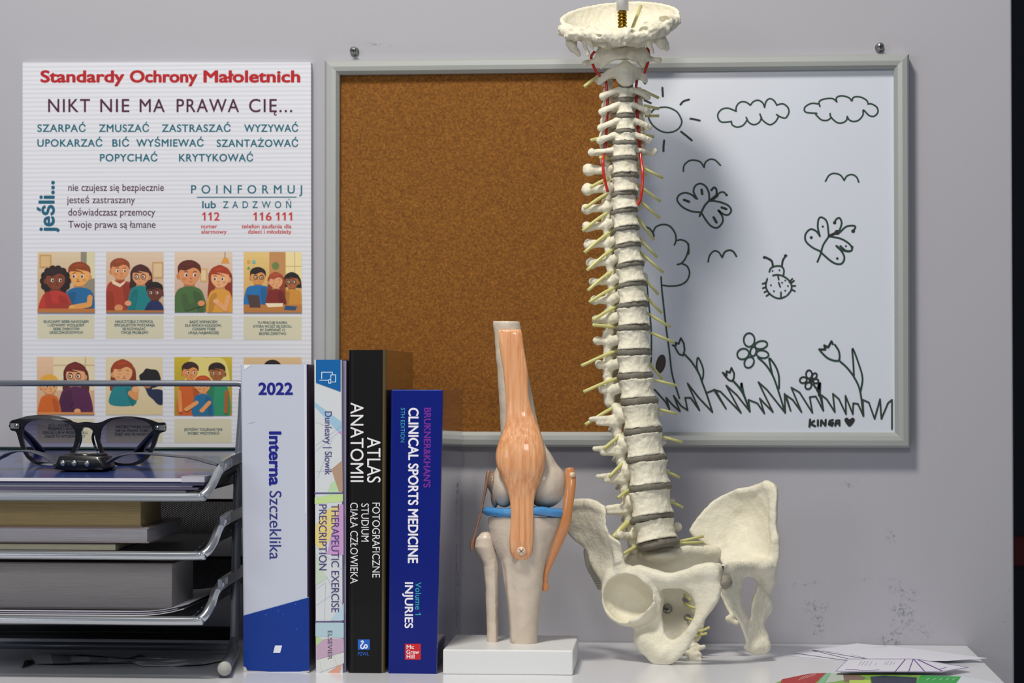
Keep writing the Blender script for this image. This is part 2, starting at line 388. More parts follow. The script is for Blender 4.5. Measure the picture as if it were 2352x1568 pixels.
# dark room past the wall corner
DK = mat('dark_blue_wall', '#171a24', .7)
MB().box((-.3, 3.9, -.75), (2.2, 4.0, 1.9)).build('wall_far', DK, kind='structure')
def passage():
    t = thing('storage_cabinet', 'dark blue cabinet with a red band, out of focus beyond the wall corner', 'cabinet', (.62, 2.9, -.75))
    X0, X1 = .30, 1.1
    MB().box((X0, 2.9, -.75), (X1, 3.3, 1.6)).build('body', mat('cabinet_navy', '#20222e', .6), t)
    z0 = px(2340, 1298, 2.9)[2]; z1 = px(2340, 1232, 2.9)[2]
    MB().box((X0-.002, 2.893, z0), (X1, 2.902, z1)).build('band', mat('cabinet_red', '#6e1418', .5), t, 'red horizontal band')
passage()

# ---------------- desk ----------------
DESK = mat('white_laminate', '#e3e4ea', .22, coat=.15, noise=(5, '#dedfe6', 1))
dk = thing('desk', 'white laminate desk standing against the grey wall', 'desk', (-.4, 1.75, -.75))
A = pz(2222, 1482, 0.); B = pz(2310, 1568, 0.); xr0 = A[0]; xr1 = xr0+(B[0]-xr0)*(1.2-YW)/(B[1]-A[1])
mb = MB(); pts = [(-1.3, 1.25), (xr1, 1.25), (xr0, YW-.001), (-1.3, YW-.001)]
mb.prism(pts, -.028, 0); mb.build('desktop', DESK, dk, bevel=.0012)
for x in (-1.22, xr0-.05):
    MB().box((x-.02, 1.3, -.75), (x+.02, 1.96, -.028)).build('side_panel', DESK, dk)

# ---------------- wall screws ----------------
STEEL = mat('zinc_steel', '#a9abaa', .28, metal=1)
DARKM = mat('dark_slot', '#22231f', .6, metal=.6)
for u, v, lb in ((815, 119, 'small zinc screw in the wall above the left end of the cork board'), (2020, 110, 'small zinc screw in the wall above the right end of the whiteboard')):
    c = px(u, v, YW); t = thing('wall_screw', lb, 'screw', c, 'screws in the wall above the board')
    MB().lathe([(.0001, -.0), (.0042, 0), (.0042, .0012), (.0016, .0015), (.0016, .007), (.0036, .0075), (.0036, .0088), (.002, .0100), (.0001, .0102)], c, (0, -1, 0), 20).build('screw_body', STEEL, t)
    mb = MB()
    mb.box(c+np.array([-.0024, -.0106, -.0004]), c+np.array([.0024, -.0101, .0004])); mb.box(c+np.array([-.0004, -.0106, -.0024]), c+np.array([.0004, -.0101, .0024]))
    mb.build('cross_slot', DARKM, t)

# ---------------- cork and white board ----------------
FRAME = mat('satin_aluminium', '#a9acab', .42, metal=.3, bump=(700, .00005))
YB = YW-.016
x0, z1 = px(745, 137, YB)[[0, 2]]; x1 = px(2089, 126, YB)[0]; z0 = px(2087, 1028, YB)[2]
bd = thing('combination_board', 'aluminium framed board, left half bare cork and right half whiteboard with a marker drawing', 'board', ((x0+x1)/2, YW, z0))
FWD = .0136
def frame_board():
    mb = MB(); prof = [(0, 0), (0, -.013), (.002, -.0155), (.0065, -.016), (.0105, -.0155), (FWD, -.0125), (FWD, -.004), (FWD, 0)]
    cor = [(x0, z0, 1, 1), (x1, z0, -1, 1), (x1, z1, -1, -1), (x0, z1, 1, -1)]; V = []; n = len(prof)
    for i in range(4):
        a, b = cor[i], cor[(i+1) % 4]; k = mb.n; V = []
        for (cx, cz, sx, sz) in (a, b):
            for t, y in prof: V.append((cx+sx*t, YW+y, cz+sz*t))
        mb.add(V, [(j, j+1, n+j+1, n+j) for j in range(n-1)], 0, False)
    mb.build('frame', FRAME, bd)
frame_board()
cm = mat('cork', '#a9691f', .85, bump=(900, .0003)); nt = cm.node_tree; N = nt.nodes; L = nt.links
tc = N.new('ShaderNodeTexCoord'); n1 = N.new('ShaderNodeTexNoise'); n1.inputs['Scale'].default_value = 520; n1.inputs['Detail'].default_value = 3; n1.inputs['Roughness'].default_value = .7
r1 = N.new('ShaderNodeValToRGB'); e = r1.color_ramp.elements
e[0].position = .30; e[0].color = (*lin('#5e3808'), 1); e[1].position = .72; e[1].color = (*lin('#a06c26'), 1)
q = r1.color_ramp.elements.new(.43); q.color = (*lin('#784811'), 1); q = r1.color_ramp.elements.new(.56); q.color = (*lin('#875517'), 1)
L.new(tc.outputs['Object'], n1.inputs[0]); L.new(n1.outputs[0], r1.inputs[0]); L.new(r1.outputs[0], N['Principled BSDF'].inputs['Base Color'])
xm = px(1432, 600, YB)[0]
MB().box((x0+FWD-.001, YW-.007, z0+FWD-.001), (xm, YW-.001, z1-FWD+.001)).build('cork_panel', cm, bd)
WB = mat('whiteboard_enamel', '#d0d5e2', .26, coat=.2)
MB().box((xm, YW-.008, z0+FWD-.001), (x1-FWD+.001, YW-.001, z1-FWD+.001)).build('whiteboard_panel', WB, bd)
INK = print_mat('marker_ink', .5)
pr = Print(plane_y(YW-.008)); G = '#1b3a2f'; G2 = '#1f2622'; W_ = 4.0
ZA = Zm(1480, 120, 3.409); ZB = Zm(1480, 560, 3.2)
def A_(pts, w=W_, col=G, smooth=True, closed=False, Z=ZA): pr.line([Z(*p) for p in pts], w, col, smooth=smooth, closed=closed)
def B_(pts, w=W_, col=G, smooth=True, closed=False): A_(pts, w, col, smooth, closed, ZB)
# sun
A_([(55, 470), (75, 448), (110, 437)], 4.5); A_([(120, 433), (170, 430), (220, 445), (258, 470), (283, 510), (293, 550), (270, 595), (225, 622), (170, 628), (115, 610), (65, 570), (35, 520), (38, 500)], 4)
for s in ([(141, 278), (145, 345)], [(283, 410), (305, 385), (350, 370)], [(360, 520), (400, 527), (434, 535)], [(288, 622), (330, 655), (372, 690)], [(155, 690), (150, 740), (150, 775)], [(0, 375), (50, 398)], [(18, 680), (0, 705)]): A_(s, 5, G2)
# clouds
def arcs(cusps, bulge=.42, Z=ZA, w=W_, col=G):
    for i in range(len(cusps)-1):
        (ax, ay), (bx, by) = cusps[i][:2], cusps[i+1][:2]; b = cusps[i][2] if len(cusps[i]) > 2 else bulge
        nx, ny = (by-ay), -(bx-ax); P = []
        for t in np.linspace(0, 1, 9):
            h = 4*t*(1-t); h = h**.75; P.append((ax+(bx-ax)*t+nx*b*h, ay+(by-ay)*t+ny*b*h))
        pr.line([Z(*p) for p in P], w, col)
A_([(720, 462), (655, 438), (605, 448), (576, 485), (582, 525), (610, 547), (680, 543)])
arcs([(716, 462, .42), (830, 415, .42), (942, 432, .62), (1038, 415, .35)])
A_([(1040, 412), (1085, 404), (1122, 430), (1132, 470), (1108, 513), (1070, 508), (1035, 488)])
A_([(680, 540), (690, 570), (730, 586), (775, 570), (805, 530)]); A_([(797, 510), (820, 550), (860, 567), (900, 548), (918, 510)]); A_([(905, 483), (925, 530), (980, 567), (1025, 545), (1050, 505)])
A_([(1365, 405), (1310, 400), (1262, 425), (1253, 455), (1275, 472), (1350, 478)])
A_([(1375, 425), (1368, 390), (1400, 368), (1470, 362), (1508, 388)]); A_([(1505, 388), (1505, 355), (1545, 341), (1600, 355), (1625, 382)]); A_([(1625, 380), (1640, 352), (1690, 350), (1735, 372), (1750, 392)])
A_([(1750, 405), (1780, 405), (1820, 430), (1828, 470), (1800, 500), (1760, 495), (1715, 452), (1712, 490), (1680, 530), (1640, 542), (1605, 530), (1588, 503)])
A_([(1590, 503), (1580, 535), (1540, 555), (1500, 545), (1460, 505), (1455, 480)]); A_([(1460, 515), (1430, 533), (1385, 528), (1342, 488)])
# birds
A_([(305, 932), (312, 885), (350, 850), (395, 845), (440, 860), (468, 902)]); A_([(468, 902), (478, 862), (515, 838), (555, 845), (596, 885)])
A_([(1418, 1010), (1445, 965), (1485, 948), (1535, 962), (1565, 1003)]); A_([(1565, 1003), (1585, 970), (1625, 957), (1662, 978), (1679, 1017)])
B_([(468, 132), (480, 85), (510, 53), (545, 60), (572, 100)]); B_([(572, 100), (590, 62), (625, 46), (655, 58), (677, 92)], 4.6)
# butterfly one
A_([(434, 1252), (370, 1245), (300, 1212), (258, 1160), (272, 1118), (320, 1100), (370, 1115), (398, 1140), (415, 1148)], 4.5)
A_([(408, 1140), (385, 1090), (400, 1045), (440, 1028), (480, 1050), (505, 1100), (508, 1160)], 4.5); A_([(508, 1160), (470, 1205), (432, 1283)], 5)
A_([(508, 1160), (580, 1170), (650, 1195), (680, 1235), (660, 1270), (620, 1268), (578, 1235), (610, 1285), (612, 1330), (575, 1372), (530, 1365), (490, 1325), (450, 1262)], 4.5)
for s in ([(310, 1155), (350, 1170)], [(448, 1075), (453, 1110)], [(605, 1215), (642, 1227)], [(542, 1292), (565, 1332)]): A_(s, 6, G2)
A_([(525, 1160), (560, 1125), (565, 1080), (548, 1058), (525, 1078)], 5, G2); A_([(560, 1130), (590, 1100), (620, 1095), (645, 1118)], 4.2); A_([(520, 1160), (570, 1120)], 8, G2)
for c in ((526, 1078), (644, 1118)): pr.ell(*ZA(*c), 3, 3, G2)
# butterfly two
A_([(1385, 1560), (1320, 1530), (1265, 1480), (1262, 1425), (1300, 1385), (1345, 1400), (1375, 1440)], 4.5); A_([(1375, 1440), (1358, 1370), (1365, 1305), (1392, 1293), (1430, 1330), (1445, 1440)], 4.5)
A_([(1445, 1440), (1400, 1510), (1380, 1580), (1355, 1640)], 4.5); A_([(1445, 1440), (1540, 1460), (1610, 1505), (1625, 1545), (1600, 1560), (1550, 1548), (1505, 1515)], 4.5)
A_([(1445, 1440), (1510, 1410)], 7, G2); pr.ell(*ZA(1510, 1410), 6.5, 6, G2); A_([(1525, 1400), (1545, 1340), (1530, 1298), (1505, 1305), (1485, 1335)], 4.5); A_([(1530, 1410), (1580, 1365), (1635, 1357), (1652, 1370), (1635, 1400)], 4.5)
for c, r in (((1490, 1334), 4), ((1635, 1400), 4.5), ((1307, 1450), 3.6), ((1397, 1364), 2.6), ((1578, 1517), 2.4)): pr.ell(*ZA(*c), r, r, G2)
B_([(1410, 15), (1450, 55), (1470, 100), (1455, 140), (1420, 148), (1370, 125), (1290, 55)], 4.5); B_([(1440, 15), (1480, 48), (1520, 50), (1530, 20)], 4.5); pr.ell(*ZB(1418, 107), 3, 3, G2)
# tree crown, trunk, hollow
A_([(0, 1365), (40, 1380), (70, 1420), (75, 1440)], 4); A_([(68, 1410), (90, 1368), (145, 1348), (200, 1362), (240, 1415), (248, 1470), (235, 1508)]); A_([(248, 1475), (290, 1468), (335, 1490), (348, 1540), (345, 1580)])
B_([(325, 0), (322, 50), (300, 110), (272, 142), (242, 152)]); B_([(272, 142), (315, 165), (332, 215), (312, 270), (262, 302), (190, 310), (128, 303)])
B_([(123, 243), (128, 330), (138, 420), (158, 600), (185, 800), (205, 960), (258, 1135)]); B_([(14, 250), (28, 400), (48, 600), (52, 760), (48, 880)], 3.6)
pr.ell(*ZB(120, 882), 11, 22, '#17271f', rot=12); pr.ell(*ZB(120, 882), 8, 18.5, '#3c2f2b', rot=12)
# ladybird
B_([(945, 165), (935, 125), (895, 100)], 5, G2); B_([(1010, 165), (1018, 120), (1038, 88)], 4.5, G2); pr.ell(*ZB(883, 99), 4, 3.2, G2); pr.ell(*ZB(1038, 86), 4, 3.2, G2)
B_([(918, 205), (930, 178), (965, 163), (1005, 165), (1025, 190), (1022, 232)]); B_([(945, 232), (975, 226), (1015, 235), (1055, 260), (1080, 300), (1078, 340), (1050, 378)]); B_([(1040, 385), (1000, 400), (960, 393), (915, 360), (892, 310), (903, 255)])
for s in ([(868, 293), (892, 285)], [(870, 325), (893, 318)], [(882, 355), (905, 343)], [(897, 382), (922, 365)], [(1065, 280), (1088, 256)], [(1075, 290), (1100, 270)], [(1085, 308), (1110, 308)], [(1083, 335), (1107, 347)], [(980, 230), (988, 262)], [(988, 285), (998, 315)], [(1004, 355), (1004, 400)]): B_(s, 3.8, G2)
for c in ((942, 198), (993, 193), (930, 303), (952, 347), (1035, 268), (1012, 284), (1055, 308), (1035, 343)): pr.ell(*ZB(*c), 2, 2, G2)
# tulips and daisies
def tulip(P, stem, leaf, w=4.2):
    B_(P, w, G2, smooth=False); B_(stem, w); B_(leaf, w)
B_([(207, 745), (232, 748), (230, 725), (252, 735), (268, 692), (290, 730), (296, 780), (285, 820)], 4.2, G2, False); B_([(285, 820), (255, 808), (232, 770), (222, 750)], 4.2); B_([(300, 815), (350, 870), (400, 950), (430, 1030), (460, 1110), (500, 1235)], 4.4); B_([(395, 945), (385, 890), (395, 835), (430, 910), (432, 970), (420, 1010)], 4)
B_([(575, 945), (605, 965), (603, 935), (628, 945), (640, 910), (660, 950), (658, 985), (645, 1008), (620, 1000), (585, 960)], 4.2, G2, False); B_([(655, 1008), (700, 1060), (735, 1120), (775, 1230)], 5); B_([(710, 1060), (714, 1022), (725, 1080), (735, 1120)], 5)
B_([(1285, 775), (1330, 775), (1322, 745), (1350, 760), (1375, 715), (1385, 735)], 5, G2, False); B_([(1400, 740), (1430, 790), (1432, 850), (1400, 858), (1350, 840), (1310, 805), (1285, 775)], 4.4); B_([(1435, 860), (1490, 910), (1545, 985), (1585, 1080), (1610, 1260)], 4.4); B_([(1540, 965), (1535, 870), (1530, 768), (1575, 880), (1603, 985), (1590, 1080)], 4.2)
for cx, cy, rx, ry, rot in ((770, 705, 40, 50, 0), (858, 742, 46, 29, -12), (868, 810, 45, 28, 10), (770, 870, 33, 42, 30), (725, 808, 44, 38, -25), (800, 790, 22, 34, 10)):
    q = math.radians(rot); B_([(cx+rx*math.cos(t)*math.cos(q)-ry*math.sin(t)*math.sin(q), cy+rx*math.cos(t)*math.sin(q)+ry*math.sin(t)*math.cos(q)) for t in np.linspace(0, 6.283, 12, endpoint=False)], 4, closed=True)
B_([(835, 835), (890, 885), (940, 960), (975, 1050), (1035, 1240)], 4.4); B_([(940, 955), (925, 890), (920, 840), (965, 900), (988, 970), (990, 1060)], 4.4)
for cx, cy, rx, ry, rot in ((1210, 958, 22, 30, 0), (1250, 970, 16, 22, 30), (1260, 1008, 20, 16, 0), (1205, 1042, 22, 26, 30), (1168, 1000, 26, 22, -20)):
    q = math.radians(rot); B_([(cx+rx*math.cos(t)*math.cos(q)-ry*math.sin(t)*math.sin(q), cy+rx*math.cos(t)*math.sin(q)+ry*math.sin(t)*math.cos(q)) for t in np.linspace(0, 6.283, 10, endpoint=False)], 4, G2, closed=True)
pr.ell(*ZB(1225, 1003), 6, 6, G2); B_([(1240, 1030), (1275, 1080), (1300, 1150), (1315, 1220)], 4.6); B_([(1275, 1080), (1288, 1020), (1285, 1110)], 7, G2)
# grass
gz = [(75, 1070), (155, 1160), (185, 1215), (160, 1130), (210, 1185), (262, 1230), (215, 1115), (270, 1190), (318, 1222), (300, 1130), (340, 1130), (405, 1222), (318, 1025), (400, 1130), (500, 1235), (455, 1095), (520, 1070), (600, 1210), (510, 1070), (560, 1085), (710, 1240), (602, 1040), (680, 1110), (775, 1230), (765, 1145), (830, 1170), (882, 1245), (848, 1135), (945, 1235), (838, 1015), (900, 1070), (1035, 1240), (1030, 1100), (1075, 1225), (1040, 1110), (1090, 1145), (1155, 1235), (1080, 1055), (1140, 1090), (1235, 1240), (1215, 1125), (1260, 1120), (1315, 1225), (1300, 1110), (1340, 1140), (1400, 1235), (1385, 1100), (1430, 1140), (1482, 1250), (1478, 1115), (1532, 1250), (1535, 1170), (1570, 1175), (1610, 1265), (1605, 1145), (1650, 1165), (1692, 1285), (1732, 1140), (1742, 1285), (1790, 1170), (1820, 1145), (1820, 1360)]
B_(gz, 4.0, '#29362f', smooth=False)
# signature
for s in ([(1218, 1290), (1213, 1342)], [(1248, 1300), (1218, 1322), (1255, 1338)], [(1275, 1295), (1275, 1335)], [(1297, 1335), (1300, 1295), (1330, 1335), (1333, 1292)], [(1385, 1293), (1362, 1300), (1355, 1325), (1380, 1335), (1388, 1315), (1372, 1315)], [(1403, 1335), (1410, 1298), (1433, 1296), (1434, 1333)], [(1405, 1318), (1432, 1318)]):
    B_(s, 5, G2, smooth=False)
pr.blob([ZB(*p) for p in ((1507, 1342), (1480, 1315), (1470, 1290), (1487, 1275), (1508, 1288), (1530, 1275), (1547, 1290), (1535, 1318))], '#242224')
pr.build('marker_drawing', INK, bd, 'green-black marker drawing of sun, clouds, butterflies, flowers and grass')

# ---------------- poster ----------------
YP = YW-.008
pp = [px(52, 143, YP), px(714, 143, YP), px(715, 1028, YP), px(52, 1029, YP)]
ps = thing('poster', 'white ribbed poster panel with red title and two rows of cartoon pictures', 'poster', ((pp[0]+pp[1])/2*np.array([1, 0, 0])+np.array([0, YW, pp[2][2]])))
pm = mat('poster_board', '#dfe0ea', .42); nt = pm.node_tree; N = nt.nodes; L = nt.links
tc = N.new('ShaderNodeTexCoord'); wv = N.new('ShaderNodeTexWave'); wv.bands_direction = 'Z'; wv.inputs['Scale'].default_value = 76; wv.inputs['Distortion'].default_value = .15
r1 = N.new('ShaderNodeValToRGB'); r1.color_ramp.elements[0].color = (*lin('#d0d1db'), 1); r1.color_ramp.elements[1].color = (*lin('#dfe0ea'), 1); r1.color_ramp.elements[1].position = .45
L.new(tc.outputs['Object'], wv.inputs[0]); L.new(wv.outputs[0], r1.inputs[0]); L.new(r1.outputs[0], N['Principled BSDF'].inputs['Base Color'])
mb = MB(); F_ = [p for p in (pp[3], pp[2], pp[1], pp[0])]
mb.add([*F_, *[(p[0], YW-.0005, p[2]) for p in F_]], [(0, 1, 2, 3), (7, 6, 5, 4), (0, 4, 5, 1), (1, 5, 6, 2), (2, 6, 7, 3), (3, 7, 4, 0)], 0, False)
mb.build('panel', pm, ps)
PAPER = print_mat('printed_ink', .5)
Z1 = Zm(0, 120, 3.0947); Z2 = Zm(40, 560, 3.267)
pr = Print(plane_y(YP)); k = 1/3.0947
def T1(s, xa, xb, y, cap, col, bold=0, space=1.0): pr.text(s, Z1(xa, y), Z1(xb, y), cap*k, col, bold, space)
T1('Standardy', 287, 885, 212, 80, '#b00d18', .055); T1('Ochrony', 922, 1405, 212, 80, '#b00d18', .055); T1('Małoletnich', 1445, 2135, 212, 80, '#b00d18', .055)
pr.build('title_text', PAPER, ps, 'bold red title lettering')
pr = Print(plane_y(YP)); c = '#4a1638'
for s, a, b in (('NIKT', 342, 640), ('NIE', 712, 920), ('MA', 992, 1172), ('PRAWA', 1255, 1700), ('CIĘ...', 1770, 2078)): T1(s, a, b, 425, 92, c, .012, 1.15)
for s, a, b, y in (('nie czujesz się bezpiecznie', 485, 1165, 985), ('jesteś zastraszany', 475, 960, 1072), ('doświadczasz przemocy', 485, 1103, 1160), ('Twoje prawa są łamane', 485, 1106, 1248)): T1(s, a, b, y, 50, c, .008)
pr.build('purple_text', PAPER, ps, 'dark purple lettering')
pr = Print(plane_y(YP)); c = '#0c6478'
for s, a, b, y in (('SZARPAĆ', 265, 610, 565), ('ZMUSZAĆ', 703, 1060, 565), ('ZASTRASZAĆ', 1150, 1640, 565), ('WYZYWAĆ', 1735, 2120, 565), ('UPOKARZAĆ', 265, 728, 670), ('BIĆ', 798, 918, 670), ('WYŚMIEWAĆ', 968, 1448, 670), ('SZANTAŻOWAĆ', 1540, 2120, 672), ('POPYCHAĆ', 710, 1120, 775), ('KRYTYKOWAĆ', 1272, 1800, 775)): T1(s, a, b, y, 51, c, .028, 1.1)
T1('POINFORMUJ', 1358, 2148, 1003, 58, c, .015, 1.8); T1('lub', 1437, 1535, 1107, 50, c, .025); T1('ZADZWOŃ', 1585, 2070, 1107, 48, c, .012, 1.9)
pr.line([Z1(1402, 1030), Z1(2105, 1029)], 2.4, c)
pr.text('jeśli...', Z1(385, 1280), Z1(385, 912), 108*k, '#125c78', .035)
pr.build('teal_text', PAPER, ps, 'teal lettering')
pr = Print(plane_y(YP)); c = '#c23a35'
T1('112', 1437, 1562, 1195, 56, c, .03); T1('116 111', 1800, 2077, 1195, 56, c, .03)
for s, a, b, y in (('numer', 1430, 1545, 1250), ('alarmowy', 1430, 1612, 1288), ('telefon zaufania dla', 1717, 2072, 1250), ('dzieci i młodzieży', 1762, 2072, 1288)): T1(s, a, b, y, 27, c, .03)
pr.build('phone_text', PAPER, ps, 'red phone numbers')
caps = [((150, 535, 578, 712), [('SŁUCHAMY SIEBIE NAWZAJEM', 195, 533, 592), ('I UŻYWAMY WZGLĘDEM', 228, 500, 619), ('SIEBIE ZWROTÓW', 268, 467, 647), ('GRZECZNOŚCIOWYCH', 240, 490, 674)]),
 ((662, 538, 1097, 712), [('NAUCZYCIELE Z POMOCĄ', 735, 1018, 592), ('SPECJALISTÓW POSTARAJĄ', 727, 1032, 619), ('SIĘ ROZWIĄZAĆ', 788, 962, 647), ('TWOJE PROBLEMY', 775, 983, 675)]),
 ((1177, 538, 1613, 713), [('BĄDŹ WSPARCIEM', 1293, 1500, 594), ('DLA SWOICH KOLEGÓW,', 1258, 1532, 621), ('CZASAMI TOBIE', 1313, 1487, 648), ('UFAJĄ NAJBARDZIEJ', 1283, 1510, 676)]),
 ((1697, 545, 2133, 720), [('TU PRACUJE KADRA,', 1802, 2028, 600), ('KTÓRA WCIĄŻ SIĘ SZKOLI,', 1770, 2060, 628), ('BY ZAPEWNIĆ CI', 1822, 2008, 655), ('BEZPIECZEŃSTWO', 1812, 2018, 683)]),
 ((150, 1310, 578, 1490), [('JEŚLI JESTEŚ OFIARĄ', 230, 500, 1370), ('PRZEMOCY SŁOWNEJ', 232, 470, 1397), ('SZKOLE LUB W PRZEDSZKOLU,', 190, 530, 1425), ('ZGŁOŚ TO WYCHOWAWCY', 205, 510, 1453)]),
 ((665, 1310, 1090, 1490), [('WEŹ BEZ TWOJEJ ZGODY', 735, 1020, 1382), ('NIE MA PRAWA, ROBIĆ CI', 737, 1020, 1410), ('ZDJĘĆ ANI CIĘ NAGRYWAĆ', 727, 1030, 1437)]),
 ((1177, 1312, 1607, 1492), [('JESTEŚMY TOLERANCYJNI', 1250, 1537, 1402), ('WOBEC WSZYSTKICH', 1275, 1515, 1430)])]
for r, tx in caps:
    pr = Print(plane_y(YP)); pr.rect(*Z2(r[0], r[1]), *Z2(r[2], r[3]), '#d3cdb4')
    for s, a, b, y in tx: pr.text(s, Z2(a, y), Z2(b, y), 19/3.267, '#164f58', .035)
    pr.build('caption_panel', PAPER, ps)
# --- illustrations, flat shapes in zoom coordinates
K2 = 1/3.267
class Pic:
    def __init__(s, r): s.p = Print(plane_y(YP)); s.r = r; a = Z2(r[0], r[1]); b = Z2(r[2], r[3]); s.p.clip = (a[0], a[1], b[0], b[1])
    def R(s, x0, y0, x1, y1, c): s.p.rect(*Z2(x0, y0), *Z2(x1, y1), c)
    def E(s, x, y, rx, ry, c, rot=0): s.p.ell(*Z2(x, y), rx*K2, ry*K2, c, rot=rot)
    def B(s, pts, c): s.p.blob([Z2(*q) for q in pts], c)
    def P(s, pts, c): s.p.poly([Z2(*q) for q in pts], c)
    def grad(s, c0, c1, n=12):
        x0, y0, x1, y1 = s.r; c0, c1 = (np.array([int(c[i:i+2], 16) for i in (1, 3, 5)]) for c in (c0, c1))
        for i in range(n):
            t = i/(n-1); c = '#%02x%02x%02x' % tuple(int(v) for v in c0+(c1-c0)*t); s.R(x0, y0+(y1-y0)*i/n, x1, y0+(y1-y0)*(i+1)/n+.5, c)
    def bust(s, x, y, r, skin, hair, shirt, side=1, long=0, sh=None, glasses=False, bot=520, w=1.5, curly=False, sad=False, closed=False, shade='#000000'):
        dk = lambda c, f=.82: '#%02x%02x%02x' % tuple(int(int(c[i:i+2], 16)*f) for i in (1, 3, 5))
        if long: s.B([(x-r*1.05, y-r*.6), (x, y-r*1.3), (x+r*1.1, y-r*.5), (x+r*1.3, y+r*.6), (x+r*1.25, y+r*long), (x+r*.3, y+r*(long-.1)), (x-r*.4, y+r*(long-.2)), (x-r*1.2, y+r*long*.9), (x-r*1.15, y+r*.4)], dk(hair, .85))
        if curly:
            for t in np.linspace(0, 6.28, 15): s.E(x+r*1.15*math.cos(t), y+r*.15+r*1.15*math.sin(t), r*.36, r*.36, dk(hair))
            s.E(x, y, r*1.1, r*1.15, hair)
        s.B([(x-r*.35, y+r*.8), (x+r*.35, y+r*.8), (x+r*.5, y+r*1.4), (x-r*.5, y+r*1.4)], dk(skin))
        s.B([(x-r*.5, y+r*1.15), (x+r*.5, y+r*1.15), (x+r*w, y+r*1.7), (x+r*(w+.15), bot), (x-r*(w+.15), bot), (x-r*w, y+r*1.7)], shirt)
        s.B([(x+side*r*.3, y+r*1.6), (x+side*r*w*.9, y+r*1.9), (x+side*r*(w+.05), bot), (x+side*r*.8, bot)], dk(shirt, .86))
        s.E(x-side*r*.92, y+r*.2, r*.22, r*.27, dk(skin, .9))
        s.B([(x-r*.85, y-r*.3), (x-r*.4, y-r*.85), (x+r*.4, y-r*.85), (x+r*.88, y-r*.3), (x+r*.85, y+r*.35), (x+r*.45, y+r*.85), (x+side*r*.15, y+r*.98), (x-r*.45, y+r*.85), (x-r*.85, y+r*.35)], skin)
        s.E(x-side*r*.45, y+r*.45, r*.2, r*.14, dk(skin, .9))
        s.B([(x-r*.98, y-r*.05), (x-r*1.0, y-r*.7), (x-r*.5, y-r*1.15), (x+r*.3, y-r*1.2), (x+r*.95, y-r*.75), (x+r*1.0, y-r*.05), (x+r*.8, y-r*.35), (x+side*r*.35, y-r*.55), (x-side*r*.3, y-r*.3), (x-r*.8, y-r*.35)], hair)
        s.B([(x-r*.5, y-r*.95), (x+r*.2, y-r*1.05), (x+r*.4, y-r*.85), (x-r*.3, y-r*.75)], dk(hair, 1.12) if hair[1] < 'd' else hair)
        for q in (-.28, .48):
            ex = x+side*r*q
            if closed: s.B([(ex-r*.15, y+r*.1), (ex, y+r*.17), (ex+r*.15, y+r*.1), (ex, y+r*.14)], '#4a2a18')
            else:
                s.E(ex, y+r*.1, r*.15, r*.17, '#efe6dc'); s.E(ex+side*r*.03, y+r*.11, r*.095, r*.13, '#3b2516')
            k2 = .08 if sad else -.02
            s.B([(ex-r*.2, y-r*(.17+(k2 if q*side > 0 else -k2))), (ex, y-r*.24), (ex+r*.2, y-r*(.17-(k2 if q*side > 0 else -k2))), (ex, y-r*.17)], dk(hair, .8))
            if glasses:
                P = [Z2(ex+r*.25*math.cos(t), y+r*.1+r*.25*math.sin(t)) for t in np.linspace(0, 6.28, 12, endpoint=False)]; s.p.line(P, 1.3, '#2c1b14', closed=True)
        s.E(x+side*r*.15, y+r*.38, r*.09, r*.07, dk(skin, .78))
        m = .08 if not sad else -.07
        s.B([(x+side*r*.12-r*.22, y+r*(.6-m*.5)), (x+side*r*.12, y+r*(.62+m)), (x+side*r*.12+r*.22, y+r*(.6-m*.5)), (x+side*r*.12, y+r*(.6+m*1.6))], '#7a3020')
    def arm(s, pts, w, c, hand=None):
        for a, b in zip(pts[:-1], pts[1:]): s.p.line([Z2(*a), Z2(*b)], w*K2, c, smooth=False, layer=s.p.layer); s.p.layer += .25
        if hand: s.E(*pts[-1], w*.62, w*.5, hand)
    def done(s, lb): s.p.build('illustration', PAPER, ps, lb)
q = Pic((150, 60, 580, 515)); q.grad('#d9c4a6', '#c9a077'); q.R(475, 60, 580, 400, '#8e8674'); q.R(520, 60, 580, 260, '#d8cfa9'); q.R(165, 80, 255, 180, '#c79a5e'); q.R(176, 92, 244, 168, '#d8b583')
q.bust(465, 235, 82, '#e7a45c', '#8c3f1d', '#1f6699', -1, w=1.25, sad=True); q.bust(285, 265, 78, '#7f4027', '#2a1a1c', '#b9352c', 1, curly=True, sad=True, w=1.3)
q.arm([(225, 380), (240, 470), (400, 470)], 46, '#a33028', '#8a452a'); q.arm([(545, 400), (540, 455), (410, 478)], 40, '#dd9852', '#e3a45c'); q.R(150, 485, 580, 515, '#b9743a'); q.done('cartoon of a sad girl in red and a boy in blue')
q = Pic((665, 60, 1097, 515)); q.grad('#dcc3aa', '#c5a184'); q.R(1010, 135, 1095, 260, '#c69a6a'); q.R(1022, 147, 1085, 248, '#dcbd94')
q.bust(770, 195, 72, '#dc9360', '#8e4322', '#a63b28', 1, w=1.35); q.P([(705, 265), (770, 300), (820, 270), (800, 300), (770, 325), (715, 300)], '#e8cdb0'); q.bust(925, 240, 68, '#dd9a6c', '#4a2120', '#147d80', -1, long=1.5, glasses=True, w=1.15)
q.arm([(690, 380), (700, 485), (760, 480)], 52, '#96321f', '#d58d5a'); q.arm([(880, 400), (860, 480), (830, 445)], 40, '#127076', '#dd9a6c'); q.bust(1030, 360, 62, '#6b3526', '#221517', '#1f2c5c', -1, w=1.0, sad=True); q.R(665, 498, 1097, 515, '#b26f3a'); q.done('cartoon of a man, a woman with glasses and a child')
